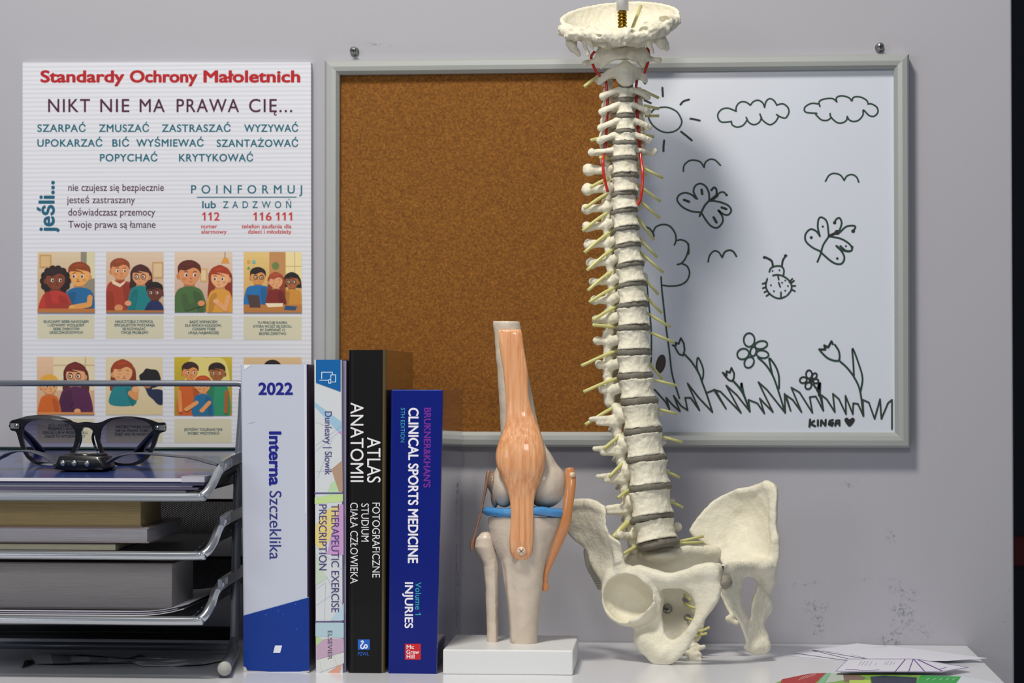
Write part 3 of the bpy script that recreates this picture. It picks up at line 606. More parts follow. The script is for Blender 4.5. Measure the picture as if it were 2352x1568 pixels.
q = Pic((1180, 60, 1613, 515)); q.grad('#e0c9b2', '#c89b86'); q.R(1370, 185, 1425, 285, '#cfa269'); q.R(1380, 195, 1415, 275, '#e3c598'); q.P([(1528, 145), (1545, 105), (1578, 105), (1592, 145)], '#dd9a3e'); q.R(1555, 60, 1560, 108, '#6a4a3a')
q.bust(1290, 225, 85, '#dc8f5e', '#5a241a', '#4b6b3d', 1, w=1.2); q.bust(1520, 255, 75, '#e8a877', '#a23c1c', '#d9983a', -1, long=2.4, w=1.1)
q.arm([(1250, 390), (1270, 480), (1380, 445)], 42, '#445f37', '#dc8f5e'); q.arm([(1580, 400), (1560, 490), (1490, 430)], 36, '#e3a06c', '#e8a877'); q.done('cartoon of a boy in green talking to a red-haired girl')
q = Pic((1697, 60, 2133, 515)); q.grad('#e3c27c', '#cf9c5a'); q.R(2015, 60, 2133, 280, '#ecd9a0'); q.R(2078, 60, 2084, 280, '#c9ad74'); q.R(2015, 165, 2133, 171, '#c9ad74'); q.R(1890, 60, 2010, 250, '#c08a56'); q.E(1937, 165, 28, 30, '#6d7f45'); q.E(1735, 132, 13, 13, '#dba13c'); q.R(1762, 122, 1785, 148, '#6fb3b0'); q.P([(1722, 190), (1748, 190), (1735, 165)], '#58a06a')
q.bust(1805, 245, 58, '#d99452', '#25191a', '#1f6fae', 1, glasses=True, w=1.55); q.bust(2060, 280, 54, '#a86238', '#1f1718', '#c98b38', -1, long=.9, glasses=True, w=1.3); q.bust(1940, 280, 54, '#e0a070', '#a3482a', '#7c2420', 1, long=2.0, w=1.2, closed=True)
q.R(1697, 455, 2133, 515, '#b8783c'); q.P([(1722, 380), (1812, 385), (1825, 478), (1745, 478)], '#4f3b3a'); q.P([(1860, 445), (1995, 445), (1990, 470), (1880, 475)], '#ecd9b8'); q.P([(2010, 462), (2100, 468), (2085, 500), (2000, 495)], '#2c4e78'); q.done('cartoon of three adults at a table with a laptop')
q = Pic((146, 846, 578, 1280)); q.grad('#e2bd9c', '#cfa382'); q.R(270, 846, 578, 1100, '#e4d3ae'); q.R(270, 905, 578, 915, '#c9ae84'); q.R(505, 846, 515, 1100, '#c9ae84')
q.bust(435, 985, 78, '#e3a272', '#6b2220', '#55204b', -1, long=1.6, glasses=True, bot=1300, w=1.35); q.bust(240, 1060, 66, '#e6a26c', '#e0a63c', '#cf6322', 1, bot=1300, w=1.05); q.arm([(400, 1190), (360, 1245), (450, 1255)], 40, '#4a1b42', '#e3a272'); q.R(146, 1262, 578, 1280, '#d28a4c'); q.done('cartoon of a woman in purple and a blond child')
q = Pic((662, 848, 1090, 1283)); q.grad('#dfcfae', '#d8c49c'); q.bust(790, 965, 78, '#e6a774', '#9c3f1c', '#1f7f88', 1, long=1.9, bot=1205, w=1.05, closed=True, sad=True); q.arm([(850, 1120), (885, 1150), (885, 1090)], 44, '#d9925c', '#e6a774')
q.B([(915, 985), (940, 965), (965, 935), (1000, 940), (1050, 950), (1075, 1010), (1060, 1060), (1000, 1080), (950, 1060), (920, 1020)], '#1b1a1f'); q.arm([(1060, 1170), (1000, 1120), (975, 1060)], 46, '#20294a', '#c07a48'); q.B([(990, 1100), (1090, 1100), (1090, 1200), (1040, 1190)], '#20294a'); q.done('cartoon of a sad red-haired girl beside a dark-haired figure')
q = Pic((1177, 848, 1610, 1287)); q.grad('#cdb32f', '#a48a2a'); q.B([(1290, 870), (1420, 855), (1560, 880), (1570, 1100), (1280, 1100)], '#e0cf7c')
q.bust(1297, 960, 62, '#dd8f50', '#39201c', '#cb5e24', 1, bot=1287, w=1.3); q.bust(1497, 965, 62, '#a2602f', '#2a1a1a', '#2c8f68', -1, bot=1287, w=1.3); q.bust(1392, 1060, 60, '#e39a5e', '#b8481c', '#1f6a96', 1, bot=1287, w=1.1); q.arm([(1345, 1190), (1270, 1240)], 30, '#e39a5e', '#e39a5e'); q.arm([(1440, 1190), (1385, 1250)], 30, '#e39a5e', '#e39a5e'); q.arm([(1215, 1110), (1225, 1250)], 30, '#dd8f50'); q.arm([(1570, 1110), (1565, 1260)], 30, '#a2602f'); q.done('cartoon of three smiling children')
q = Pic((1697, 850, 2133, 1290)); q.grad('#d8b98e', '#d0a878'); q.bust(1915, 945, 62, '#c07a4c', '#221718', '#5c3a5c', 1, bot=1290); q.bust(1770, 985, 58, '#c98a5c', '#3a2018', '#3f6a8a', 1, bot=1290); q.bust(2055, 985, 58, '#c98a5c', '#3a2018', '#8a4a3a', -1, bot=1290); q.done('cartoon mostly hidden behind the books')
# ================= upright books =================
YF = 1.760
def book(name, label, TL, TR, BR, BL, depth, spine, left, right, t=.0022, pages='#dcd6c4', inset=.004, rad=.0016, yf=YF):
    a = px(*TL, yf); b = px(*TR, yf); c = px(*BR, yf); d = px(*BL, yf); zt = (a[2]+b[2])/2
    o = thing(name, label, 'book', ((c[0]+d[0])/2, yf+depth/2, 0), 'books standing upright on the desk')
    mb = MB()
    def ring(xl, xr):
        P = [(xl, yf+depth)]
        for k in range(5): q = math.pi/2*k/4; P.append((xl+rad-rad*math.cos(q), yf+rad-rad*math.sin(q)))
        for k in range(5): q = math.pi/2*k/4; P.append((xr-rad+rad*math.sin(q), yf+rad-rad*math.cos(q)))
        P += [(xr, yf+depth), (xr-t, yf+depth), (xr-t, yf+t), (xl+t, yf+t), (xl+t, yf+depth)]; return P
    lo = ring(d[0], c[0]); hi = ring(a[0], b[0]); n = len(lo)
    mb.add([(x, y, 0) for x, y in lo]+[(x, y, zt) for x, y in hi], [tuple(range(n-1, -1, -1)), tuple(range(n, 2*n))]+[(i, (i+1) % n, n+(i+1) % n, n+i) for i in range(n)], 0, False)
    for i in range(len(mb.f)):
        if i >= 2:
            k = i-2; mb.m[i] = 1 if k < 3 else (2 if 7 <= k <= 11 else 0)
            if 3 <= k <= 6: mb.m[i] = 0
    mb.build('cover', [spine, left, right], o)
    m = MB(); tt = t+.0004
    m.hexa([(d[0]+tt, yf+t+.001, inset), (c[0]-tt, yf+t+.001, inset), (c[0]-tt, yf+depth-.004, inset), (d[0]+tt, yf+depth-.004, inset),
            (a[0]+tt, yf+t+.001, zt-inset), (b[0]-tt, yf+t+.001, zt-inset), (b[0]-tt, yf+depth-.004, zt-inset), (a[0]+tt, yf+depth-.004, zt-inset)])
    m.build('page_block', mat('pages_'+pages[1:], pages, .8, bump=(60, .0006, (60, 1, 1))), o); return o
Z5 = Zm(540, 780, 3.92); Z6 = Zm(540, 1150, 3.752)
WPL = mat('white_cover_plastic', '#c5cadb', .3, coat=.3); BK = mat('black_cover', '#0c0b0c', .4, coat=.1, spec=.3)
SPINE_INK = print_mat('spine_ink', .35)
def P5(pr, pts, c, Z): pr.poly([Z(*p) for p in pts], c)
b1 = book('thick_book', 'thickest upright book, white spine with the year 2022 and a blue foot', (552, 837), (708, 836), (710, 1541), (559, 1543), .185, WPL, WPL, mat('plum_cover', '#34203a', .35, coat=.3), rad=.0022)
pr = Print(plane_y(YF))
P5(pr, [(70, 988), (636, 830), (640, 1470), (72, 1472)], '#00338e', Z6); P5(pr, [(345, 1245), (405, 1245), (388, 1308), (328, 1308)], '#e6e8f4', Z6)
pr.line([Z6(78, 984), Z6(634, 829)], 1.4, '#9fb0dc', smooth=False)
for x, y in ((265, 982), (415, 976), (372, 950), (521, 888), (530, 1105)): pr.ell(*Z6(x, y), 1.3, 1.3, '#2f78c8')
P5(pr, [(72, 1425), (92, 1432), (105, 1462), (190, 1466), (300, 1470), (72, 1472)], '#cfc9c4', Z6); P5(pr, [(560, 1469), (640, 1462), (640, 1473)], '#cfc9c4', Z6)
P5(pr, [(625, 225), (632, 225), (640, 1560), (632, 1560)], '#eceef6', Z5)
P5(pr, [(78, 225), (150, 226), (128, 240), (80, 272), (84, 250)], '#e9e9ee', Z5); P5(pr, [(95, 762), (150, 740), (188, 738), (150, 746)], '#c0c2cf', Z5)
pr.text('2022', Z5(208, 492), Z5(520, 492), 102/3.92, '#1c2088', .04)
pr.text('Interna', (618.8, 990.5), (618.8, 1115), 26.3, '#18208a', .045); pr.text('Szczeklika', (619, 1127), (619, 1284), 27, '#2c3083', -.008)
pr.build('spine_print', SPINE_INK, b1, 'blue spine lettering and blue foot')
b2 = book('slim_book', 'slim pastel white book on therapeutic exercise, narrowest of the upright books', (721, 826), (786, 826), (789, 1545), (725, 1547), .18, mat('pearl_cover', '#d5d9de', .3, coat=.3), WPL, mat('mauve_cover', '#8f8aa6', .3, coat=.3), t=.0012, rad=.0012)
MB().hexa([px(787.5, 1544, YF+.004), px(794.5, 1544, YF+.004), px(794.5, 1544, YF+.004)+[0, .17, 0], px(787.5, 1544, YF+.004)+[0, .17, 0],
           px(787.5, 828, YF+.004), px(795.5, 828, YF+.004), px(795.5, 828, YF+.004)+[0, .17, 0], px(787.5, 828, YF+.004)+[0, .17, 0]]).build('back_board', mat('mauve_cover'), b2, 'mauve grey back board')
pr = Print(plane_y(YF))
for pts, c in (([(715, 560), (960, 740), (965, 850), (925, 830), (715, 600)], '#9fc3dc'), ([(925, 832), (965, 815), (965, 862)], '#c58fd0'), ([(965, 1085), (868, 1165), (930, 1370), (970, 1365)], '#b3957f'),
               ([(860, 1290), (900, 1270), (935, 1370), (820, 1415)], '#b9d8b0'), ([(717, 1420), (970, 1385), (970, 1455), (717, 1480)], '#c3dd98')): P5(pr, pts, c, Z5)
for pts, c in (([(780, 80), (905, 30), (820, 330), (740, 420), (690, 370), (690, 220)], '#e2cf86'), ([(905, 30), (932, 30), (934, 465), (790, 460), (820, 330)], '#c99ccc'), ([(696, 440), (785, 670), (692, 730)], '#c4d4c0'),
               ([(692, 1052), (936, 1050), (936, 1180), (692, 1165)], '#b2ccd8'), ([(936, 880), (820, 1030), (936, 1028)], '#b9cfe0'), ([(770, 1190), (936, 1185), (938, 1300), (700, 1370), (700, 1240)], '#c3a5c0'),
               ([(694, 1165), (760, 1195), (697, 1250)], '#b6d49c'), ([(920, 1400), (790, 1486), (902, 1484)], '#dba08c'), ([(700, 1372), (938, 1304), (938, 1398), (720, 1480)], '#d9dad8')): P5(pr, pts, c, Z6)
for a, b in (((715, 960), (965, 770)), ((715, 1010), (925, 835)), ((725, 740), (880, 800)), ((740, 1250), (870, 900)), ((715, 1190), (870, 1170))): pr.line([Z5(*a), Z5(*b)], .5, '#a8adb5', smooth=False)
for a, b in (((700, 400), (930, 600)), ((700, 760), (780, 700)), ((780, 700), (770, 1030)), ((700, 900), (900, 760)), ((730, 1380), (750, 1480)), ((850, 1330), (880, 1420)), ((780, 640), (930, 900))): pr.line([Z6(*a), Z6(*b)], .5, '#a8adb5', smooth=False)
P5(pr, [(728, 180), (950, 180), (950, 468), (728, 387)], '#0862a8', Z5)
c = '#dfeefa'
for pts in ([(780, 350), (780, 292), (876, 292), (876, 316)], [(762, 364), (838, 364)], [(862, 345), (862, 316), (905, 316), (905, 380), (870, 380)], [(842, 356), (842, 390), (862, 390), (862, 356), (842, 356)]): pr.line([Z5(*p) for p in pts], 1.7, c, smooth=False)
for Zz, y in ((Z5, 1380), (Z6, 1040)):
    a = Zz(715 if Zz is Z5 else 690, y); b = Zz(968 if Zz is Z5 else 936, y); pr.line([a, b], 2.8, '#4e4483', smooth=False)
pr.text('Dunleavy | Slowik', Z5(808, 645), Z5(808, 1215), 62/3.92, '#4d4788'); pr.text('THERAPEUTIC EXERCISE', (761, 1157), (761, 1405.5), 17.6, '#4a3f80', -.006)
pr.text('PRESCRIPTION', (732.5, 1158), (732.5, 1309), 17.6, '#4a3f80', -.006); pr.text('ELSEVIER', Z6(798, 1118), Z6(798, 1367), 10, '#4a4350', -.004)
pr.build('spine_print', SPINE_INK, b2, 'pastel triangles and purple lettering')
SHY = mat('cork_reflection_cover', '#6b5c38', .2, coat=.6, noise=(60, '#4a3d22', 1, (1, 1, .04)))  # olive tan streaks paint the cork board's reflection into the glossy cover colour
b3 = book('tall_black_book', 'tallest upright book, black spine with white anatomy atlas lettering', (799, 804), (887, 803), (884, 1545), (798, 1545), .185, BK, BK, SHY, rad=.0045)
pr = Print(plane_y(YF))
pr.text('ANATOMII', Z5(1040, 565), Z5(1040, 1280), 115/3.92, '#eceaec', .004); pr.text('ATLAS', Z5(1190, 878), Z5(1190, 1286), 118/3.92, '#eceaec', .004)
for s, b, y0, y1 in (('FOTOGRAFICZNE', 1183, 15, 660), ('STUDIUM', 1088, 22, 350), ('CIAŁA CZŁOWIEKA', 993, 15, 712)): pr.text(s, Z6(b, y0), Z6(b, y1), 64/3.752, '#e6e4e6', .0)
pr.rect(*Z6(1058, 1193), *Z6(1160, 1282), '#1d63c8')
pr.line([Z6(*p) for p in ((1087, 1212), (1098, 1206), (1104, 1216), (1094, 1232), (1082, 1250), (1088, 1268), (1104, 1270), (1112, 1256), (1120, 1240), (1134, 1242), (1138, 1256), (1128, 1268), (1116, 1262))], 3.0, '#e8eefc')
pr.text('PZWL', Z6(1058, 1331), Z6(1152, 1331), 30/3.752, '#2c6bd0')
pr.build('spine_print', SPINE_INK, b3, 'white lettering and blue square logo')
NV = mat('navy_cover', '#001878', .34, coat=.12, spec=.35); NVG = mat('navy_gloss_cover', '#2a2668', .10, coat=1.0)
b4 = book('navy_book', 'navy blue clinical sports medicine book, rightmost and shortest of the upright books', (898, 896), (1018, 896), (1004, 1547), (891, 1547), .172, NV, NV, NVG, rad=.0014)
pr = Print(plane_y(YF))
pr.text('CLINICAL SPORTS MEDICINE', (938.8, 936), (937.4, 1293), 22, '#efecf6', .03); pr.text("BRUKNER&KHAN'S", Z5(1703, 612), Z5(1697, 1330), 15.3, '#7f2a9c', .02)
pr.text('5TH EDITION', Z5(1492, 612), Z5(1490, 922), 9.4, '#3aa0b8', -.002); pr.text('INJURIES', Z6(1465, 700), Z6(1463, 1097), 18, '#efecf6', .03); pr.text('Volume 1', Z6(1555, 700), Z6(1553, 983), 13, '#2fa9b8', .01)
pr.rect(*Z6(1463, 1230), *Z6(1600, 1368), '#d0222c')
for s, x0_, x1_, y in (('Mc', 1478, 1542, 1275), ('Graw', 1476, 1586, 1317), ('Hill', 1478, 1546, 1357)): pr.text(s, Z6(x0_, y), Z6(x1_, y), 9, '#f2eef2', .02)
P5(pr, [(1415, 450), (1860, 452), (1862, 460), (1412, 458)], '#3b55b8', Z5)
pr.build('spine_print', SPINE_INK, b4, 'white, purple and teal lettering with a red square logo')
# lettering on the glossy side cover
qa = px(1018, 896, YF); qb = px(1004, 1547, YF)
def side_plane(u, v, e):
    u = np.asarray(u, float); v = np.asarray(v, float); z = v; x = qb[0]+(qa[0]-qb[0])*(z/qa[2]); return np.stack([x+e+.00012, YF+u, z], -1)
pr = Print(side_plane)
def flip(o): return o
def ST(s, y0, z0, z1, cap, c):     # reads upward
    V, F = glyphs(s); a0, a1 = V[:, 0].min(), V[:, 0].max(); ch = glyphs('H')[0][:, 1].max()
    W = side_plane(y0-V[:, 1]/ch*cap, z0+(V[:, 0]-a0)/(a1-a0)*(z1-z0), 0); pr.mb.add(W, [f for f in F], 0, False, c)
ST('CONCUSSION', .150, .035, .095, .012, '#8f93c0'); ST('MEDICINE', .166, .02, .07, .010, '#8f93c0'); ST('INJURIES', .146, .105, .15, .014, '#9da2cc')
pr.build('cover_print', SPINE_INK, b4)

# ================= letter trays =================
TUBE = mat('silver_tube', '#9ba0a8', .25, metal=.5); CHR = mat('chrome_tube', '#bcbfc6', .18, metal=.8)
GREYT = mat('grey_steel_tube', '#7b808b', .3, metal=.4)
MESH = mat('black_wire_mesh', '#1d1e20', .5, metal=.3); nt = MESH.node_tree; N = nt.nodes; L = nt.links
g = N.new('ShaderNodeNewGeometry'); sx = N.new('ShaderNodeSeparateXYZ'); L.new(g.outputs['Position'], sx.inputs[0])
def mth(op, a, b=None):
    n = N.new('ShaderNodeMath'); n.operation = op
    for i, q in enumerate((a, b)):
        if q is None: continue
        if isinstance(q, (int, float)): n.inputs[i].default_value = q
        else: L.new(q, n.inputs[i])
    return n.outputs[0]
yz = mth('ADD', mth('MULTIPLY', sx.outputs[1], 1.0), mth('MULTIPLY', sx.outputs[2], 1.2))
d1 = mth('SINE', mth('MULTIPLY', mth('ADD', sx.outputs[0], yz), 2200.)); d2 = mth('SINE', mth('MULTIPLY', mth('SUBTRACT', sx.outputs[0], yz), 2200.))
hole = mth('LESS_THAN', mth('MAXIMUM', mth('MULTIPLY', d1, -1.), mth('MULTIPLY', d2, -1.)), .18)
L.new(mth('SUBTRACT', 1.0, mth('MULTIPLY', hole, .45)), N['Principled BSDF'].inputs['Alpha'])
TY0, TY1, PY = 1.70, 1.935, 1.83
zt = [.1470, .1003, .0484]; XL = -.66
lt = thing('letter_tray_stack', 'three-tier silver tube and black mesh letter tray on the left of the desk', 'letter tray', (-.5, 1.82, 0))
def P3(u, v, Y): return px(u, v, Y)
post = [P3(516, 1534, 1.722), P3(526, 1510, 1.775), P3(534, 1492, 1.815), P3(537, 1474, 1.832), P3(539, 1450, 1.835), P3(541, 1330, PY+.004), P3(547, 1100, PY+.004), P3(556, 960, PY+.004), P3(559.5, 893, PY+.004)]
post[0][2] = post[1][2] = post[2][2] = .0078
mb = MB(); pth = cr(post, 6); mb.tube(pth, [.0052 if p[2] < .012 else .0040 for p in pth], 0, 16)
rail = [post[-1], P3(557, 884, PY+.004), P3(548, 880.5, PY+.004), P3(300, 880, PY+.004)]; r2 = rail[-1].copy(); r2[0] = XL; mb.tube(np.vstack([cr(rail[:3], 5), rail[3], r2]), .0027, 0, 14)
mir = pth.copy(); mir[:, 0] = XL-(pth[:, 0]-pth[-1][0]); mb.tube(mir, .004, 0, 12)
mb.build('side_frame', GREYT, lt)
a = P3(532, 1486, 1.86); mb = MB(); mb.tube([(XL, 1.86, a[2]), a], .0035, 0, 12); mb.build('rear_rail', GREYT, lt)
c = post[0]; mb = MB(); dr = (post[0]-post[1]); dr /= np.linalg.norm(dr); mb.lathe([(.0001, -.002), (.0056, -.002), (.0058, .001), (.0054, .0026), (.0001, .003)], c, dr, 20); mb.build('end_cap', mat('grey_rubber', '#a9a7a4', .6), lt, 'pale grey rubber end cap')
ends = [((430, 1146), (466, 1137), (487, 1113), (500, 1086), (514, 1068), (549, 1046)), ((430, 1281), (468, 1272), (489, 1247), (501, 1217), (513, 1196), (540, 1178)), ((425, 1432), (462, 1421), (483, 1393), (494, 1362), (508, 1341), (533, 1323))]
for i, (z, E) in enumerate(zip(zt, ends)):
    path = [(XL+.02, TY0, z), (-.5, TY0, z)]
    for (u, v), Y in zip(E[:5], (TY0, TY0, TY0+.008, TY0+.022, TY0+.04)): path.append(P3(u, v, Y))
    path[2][2] = z; pc = cr(path, 8)
    tr = MB().tube(pc, .0036, 0, 16).build('tray', CHR if i else TUBE, lt)
    b0 = P3(*E[4], TY0+.037); b1_ = P3(*E[5], PY-.002); bk = b1_.copy(); bk[1] = TY1; bk[2] += .004; bk[0] += .002
    mb = MB(); hgt = np.array([0, 0, .0045]); tk = np.array([.0016, 0, 0])
    # flat side bar with a slot
    dv = b1_-b0; s0 = b0+dv*.16; s1 = b0+dv*.42
    def barseg(p, q, lo, hi): mb.hexa([p-tk+[0, 0, lo], p+tk+[0, 0, lo], q+tk+[0, 0, lo], q-tk+[0, 0, lo], p-tk+[0, 0, hi], p+tk+[0, 0, hi], q+tk+[0, 0, hi], q-tk+[0, 0, hi]])
    barseg(b0-dv*.12, s0, -.0045, .0045); barseg(s0, s1, -.0045, -.0033); barseg(s0, s1, .0033, .0045); barseg(s1, bk, -.0045, .0045)
    mb.build('side_bar', CHR, tr)
    xi = P3(*E[0], TY0)[0]+.004; zb = z+.0015; xb = bk[0]-.020
    mb = MB(); K = 26
    q = [(XL+.03, TY0+.002, zb), (xi, TY0+.002, zb), (xb, TY1-.012, zb), (XL+.03, TY1-.012, zb)]
    mb.add(q, [(0, 1, 2, 3)], 0, False)
    mb.add([q[3], q[2], (bk[0]-.003, TY1, z+.030), (XL+.02, TY1, z+.030)], [(0, 1, 2, 3)], 0, False)
    f0 = P3(*E[3], TY0+.022)
    mb.add([q[1], P3(*E[2], TY0+.010), f0, b0-[0, 0, .003], b1_-[0, 0, .003], bk-[0, 0, .003], q[2]], [(0, 1, 2, 3, 4, 5, 6)], 0, False)
    mb.build('mesh_basket', MESH, tr)
    mb = MB(); mb.tube([(XL+.02, TY1, z+.031), (bk[0]-.002, TY1, z+.031)], .0014, 0, 8)
    mb.build('rim_wire', mat('dark_green_wire', '#27433c', .4, metal=.3) if i == 0 else mat('black_wire', '#121314', .4, metal=.4), tr)
    mb = MB()   # pressed ribs on the sloping side
    for t in np.linspace(.08, .92, 7):
        A = np.array(q[1])*(1-t)+(b0-[0, 0, .004])*t; B = np.array(q[2])*(1-t)+(bk-[0, 0, .004])*t; mb.tube([A, B], .0006, 0, 6)
    mb.build('side_ribs', mat('dark_steel', '#55585f', .35, metal=.8), tr)
MB().add([(XL+.03, TY1+.004, .004), (P3(534, 1480, TY1+.004)[0], TY1+.004, .004), (P3(534, 1480, TY1+.004)[0], TY1+.004, .0165), (XL+.03, TY1+.004, .0165)], [(0, 1, 2, 3)], 0, False).build('rear_panel', mat('black_steel', '#151619', .5, metal=.3), lt)
a_ = P3(534, 1456, TY1); MB().tube([(XL+.02, TY1, a_[2]), a_], .0016, 0, 8).build('base_wire', mat('black_wire'), lt)
# ---- things on the trays
def slab(name, label, cat, u1, Yf, Yb, z0, z1, m, group=None, x0=-.64, parent=None, skew=0, dz=0, edge=None):
    x1_ = px(u1, 1200, Yf)[0]; mb = MB()
    mb.hexa([(x0, Yf, z0), (x1_, Yf+skew, z0), (x1_, Yb, z0+dz), (x0, Yb, z0+dz), (x0, Yf, z1), (x1_, Yf+skew, z1), (x1_, Yb, z1+dz), (x0, Yb, z1+dz)])
    return mb.build(name, m, parent, label, cat, group, bevel=.0004)
def flat_book(label, u1, Yf, Yb, z0, z1, pages, cover, t=.0011, cv_u=6):
    x1_ = px(u1, 1200, Yf)[0]; o = thing('lying_book', label, 'book', ((x1_-.64)/2, (Yf+Yb)/2, z0), 'books lying in the letter trays')
    m = MB(); m.box((-.64, Yf, z0+t), (x1_, Yb, z1-t)); m.build('page_block', mat('paged_'+pages[1:], pages, .85, bump=(20, .0007, (1, 1, 130)), noise=(14, pages, 1)), o)
    m = MB(); m.box((-.64, Yf-.001, z0), (x1_+.0015, Yb+.002, z0+t)); m.box((-.64, Yf-.001, z1-t), (x1_+.0015, Yb+.002, z1)); m.build('cover', cover, o); return o
flat_book('yellowed thick paperback lying topmost in the middle letter tray', 323, 1.720, 1.790, .1215, .1440, '#a38f66', mat('brown_card', '#7d6a50', .6))
flat_book('white paged book lying in the middle of the pile in the second tray', 338, 1.722, 1.842, .1085, .1213, '#cfcbd2', mat('pink_card', '#b7a3a0', .6))
flat_book('thin cream paperback at the bottom of the pile in the second tray', 265, 1.720, 1.80, .1024, .1083, '#e0dabb', mat('grey_card', '#3a3636', .5), t=.0006)
flat_book('very thick grey-white paged book in the lowest letter tray', 395, 1.722, 1.80, .0548, .0925, '#9c9899', mat('taupe_card', '#6a5f60', .5))
WP = mat('white_paper', '#d4d2da', .7); GP = mat('grey_paper', '#a7a4b4', .7); LP = mat('lilac_paper', '#8b84a4', .6)
for i, (u1, z, dzh, m, lb) in enumerate(((420, .0502, .0012, WP, 'lowest loose sheet under the thick book in the bottom tray'), (405, .0516, .0014, GP, 'middle loose sheet under the thick book in the bottom tray'), (432, .0532, .0010, WP, 'curled loose sheet directly under the thick book in the bottom tray'))):
    mb = MB(); xr = px(u1, 1400, 1.712)[0]; n = 24; V = []
    for k in range(n+1):
        t = k/n; x = -.64+(xr+.64)*t; lift = max(0, (x+.43)/.04)**2*.006 if x < -.385 else .0075*(1 if k % 2 else .85)
        for y in (1.712+.001*i+.004*t, 1.90): V.append((x, y, z+lift))
        for y in (1.90, 1.712+.001*i+.004*t): V.append((x, y, z+dzh*.5+lift))
    F = [(4*k+a, 4*(k+1)+a, 4*(k+1)+(a+1) % 4, 4*k+(a+1) % 4)[::-1] for k in range(n) for a in range(4)]+[(0, 1, 2, 3), (4*n+3, 4*n+2, 4*n+1, 4*n)]
    mb.add(V, F, 0, True); mb.build('loose_sheet', m, None, lb, 'paper', 'papers in the letter trays')
for i, (u1, z0, z1, m, sk, lb) in enumerate(((424, .1500, .1524, GP, .004, 'bottom bundle of papers in the top letter tray'), (455, .1525, .1542, LP, .0, 'dark lilac sheets second from the bottom in the top tray'), (440, .1543, .1558, WP, .003, 'white sheets in the middle of the top tray pile'), (468, .1559, .1580, mat('violet_paper', '#9a98be', .6), .001, 'violet tinted plastic pocket under the blue folder'))):
    slab('paper_bundle', lb, 'paper', u1, 1.706+.001*i, 1.91, z0, z1, m, 'papers in the letter trays', skew=sk, dz=.010*i/3)
fo = thing('blue_folder', 'dark blue folder on top of the papers, under the sunglasses and watch', 'folder', (-.5, 1.8, .1580))
xr = px(470, 1100, 1.705)[0]; mb = MB()
def fz(y): return .1612+(y-1.70)*.068
mb.hexa([(-.64, 1.705, .1584), (xr, 1.705, .1584), (xr-.004, 1.925, .1690), (-.64, 1.925, .1690), (-.64, 1.705, fz(1.705)), (xr, 1.705, fz(1.705)), (xr-.004, 1.925, fz(1.925)), (-.64, 1.925, fz(1.925))])
mb.build('folder_body', mat('blue_plastic', '#2a3f7d', .3, coat=.5, bump=(40, .0006, (1, 1, 1)), noise=(20, '#26376c', 1)), fo)
mb = MB(); mb.box((-.64, 1.7035, .1592), (xr-.004, 1.7048, fz(1.705)+.0003)); mb.build('edge_strip', WP, fo, 'white paper edge')
mb = MB(); p0 = px(417, 1098, 1.703); p1 = px(470, 1098, 1.703); mb.box((p0[0], 1.7025, .1588), (p1[0], 1.730, .1635)); mb.build('clear_clip', mat('clear_clip', '#c9c7d6', .15, coat=.6, alpha=.75), fo, 'clear plastic clip')

# ---- sunglasses
Z3 = Zm(0, 860, 3.563); YG = 1.797
sg = thing('sunglasses', 'black framed sunglasses with grey gradient lenses standing open on the blue folder', 'sunglasses', (px(200, 1071, YG)))
outer = [(82, 385), (150, 360), (230, 338), (330, 330), (450, 337), (560, 365), (622, 393), (700, 387), (780, 394), (832, 386), (900, 357), (1000, 342), (1120, 346), (1230, 370), (1300, 392), (1350, 396), (1350, 462), (1303, 484), (1276, 560), (1235, 650), (1165, 720), (1060, 750), (980, 750), (890, 712), (822, 645), (790, 560), (772, 490), (745, 445), (700, 432), (672, 446), (660, 510), (628, 610), (565, 690), (480, 735), (400, 745), (300, 735), (222, 685), (172, 600), (142, 500), (125, 466), (84, 450)]
lensL = [(183, 480), (203, 412), (270, 374), (370, 360), (470, 370), (560, 402), (606, 450), (617, 510), (595, 595), (545, 665), (470, 708), (390, 718), (300, 703), (235, 655), (197, 570)]
lensR = [(815, 510), (835, 432), (900, 380), (1000, 358), (1100, 360), (1200, 388), (1245, 440), (1250, 510), (1228, 595), (1175, 675), (1090, 720), (1010, 727), (925, 706), (858, 645), (825, 575)]
def px3(p, Y): q = Z3(*p); return px(q[0], q[1], Y)
def holed(name, out, holes, Yf, th, m, parent, smooth_holes=True):
    O = cr(out, 4, True); H = [cr(h, 5, True) for h in holes]; loops = [O]+H
    T = tessellate_polygon([[Vector((*p, 0)) for p in l] for l in loops]); A = np.vstack(loops)
    cx = A[:, 0].mean(); curve = lambda p: Yf+((p[0]-cx)/600)**2*.006
    Fv = [px3(p, curve(p)) for p in A]; Bv = [v+np.array([0, th, 0]) for v in Fv]; n = len(A); F = []
    for a, b, c in T:
        s = (A[b][0]-A[a][0])*(A[c][1]-A[a][1])-(A[b][1]-A[a][1])*(A[c][0]-A[a][0])
        f = (a, b, c) if s < 0 else (a, c, b); F += [f, tuple(i+n for i in f[::-1])]
    st = 0
    for l in loops:
        k = len(l); F += [(st+i, st+(i+1) % k, n+st+(i+1) % k, n+st+i) for i in range(k)]; st += k
    o = MB().add(Fv+Bv, F, 0, False).build(name, m, parent, bevel=.0007); return o
ACET = mat('black_acetate', '#0b0b10', .12, coat=.8)
holed('front_frame', outer, [lensL, lensR], YG, .0034, ACET, sg)
lm = bpy.data.materials.new('gradient_lens'); lm.use_nodes = True; nt = lm.node_tree; nt.nodes.clear(); N = nt.nodes; L = nt.links
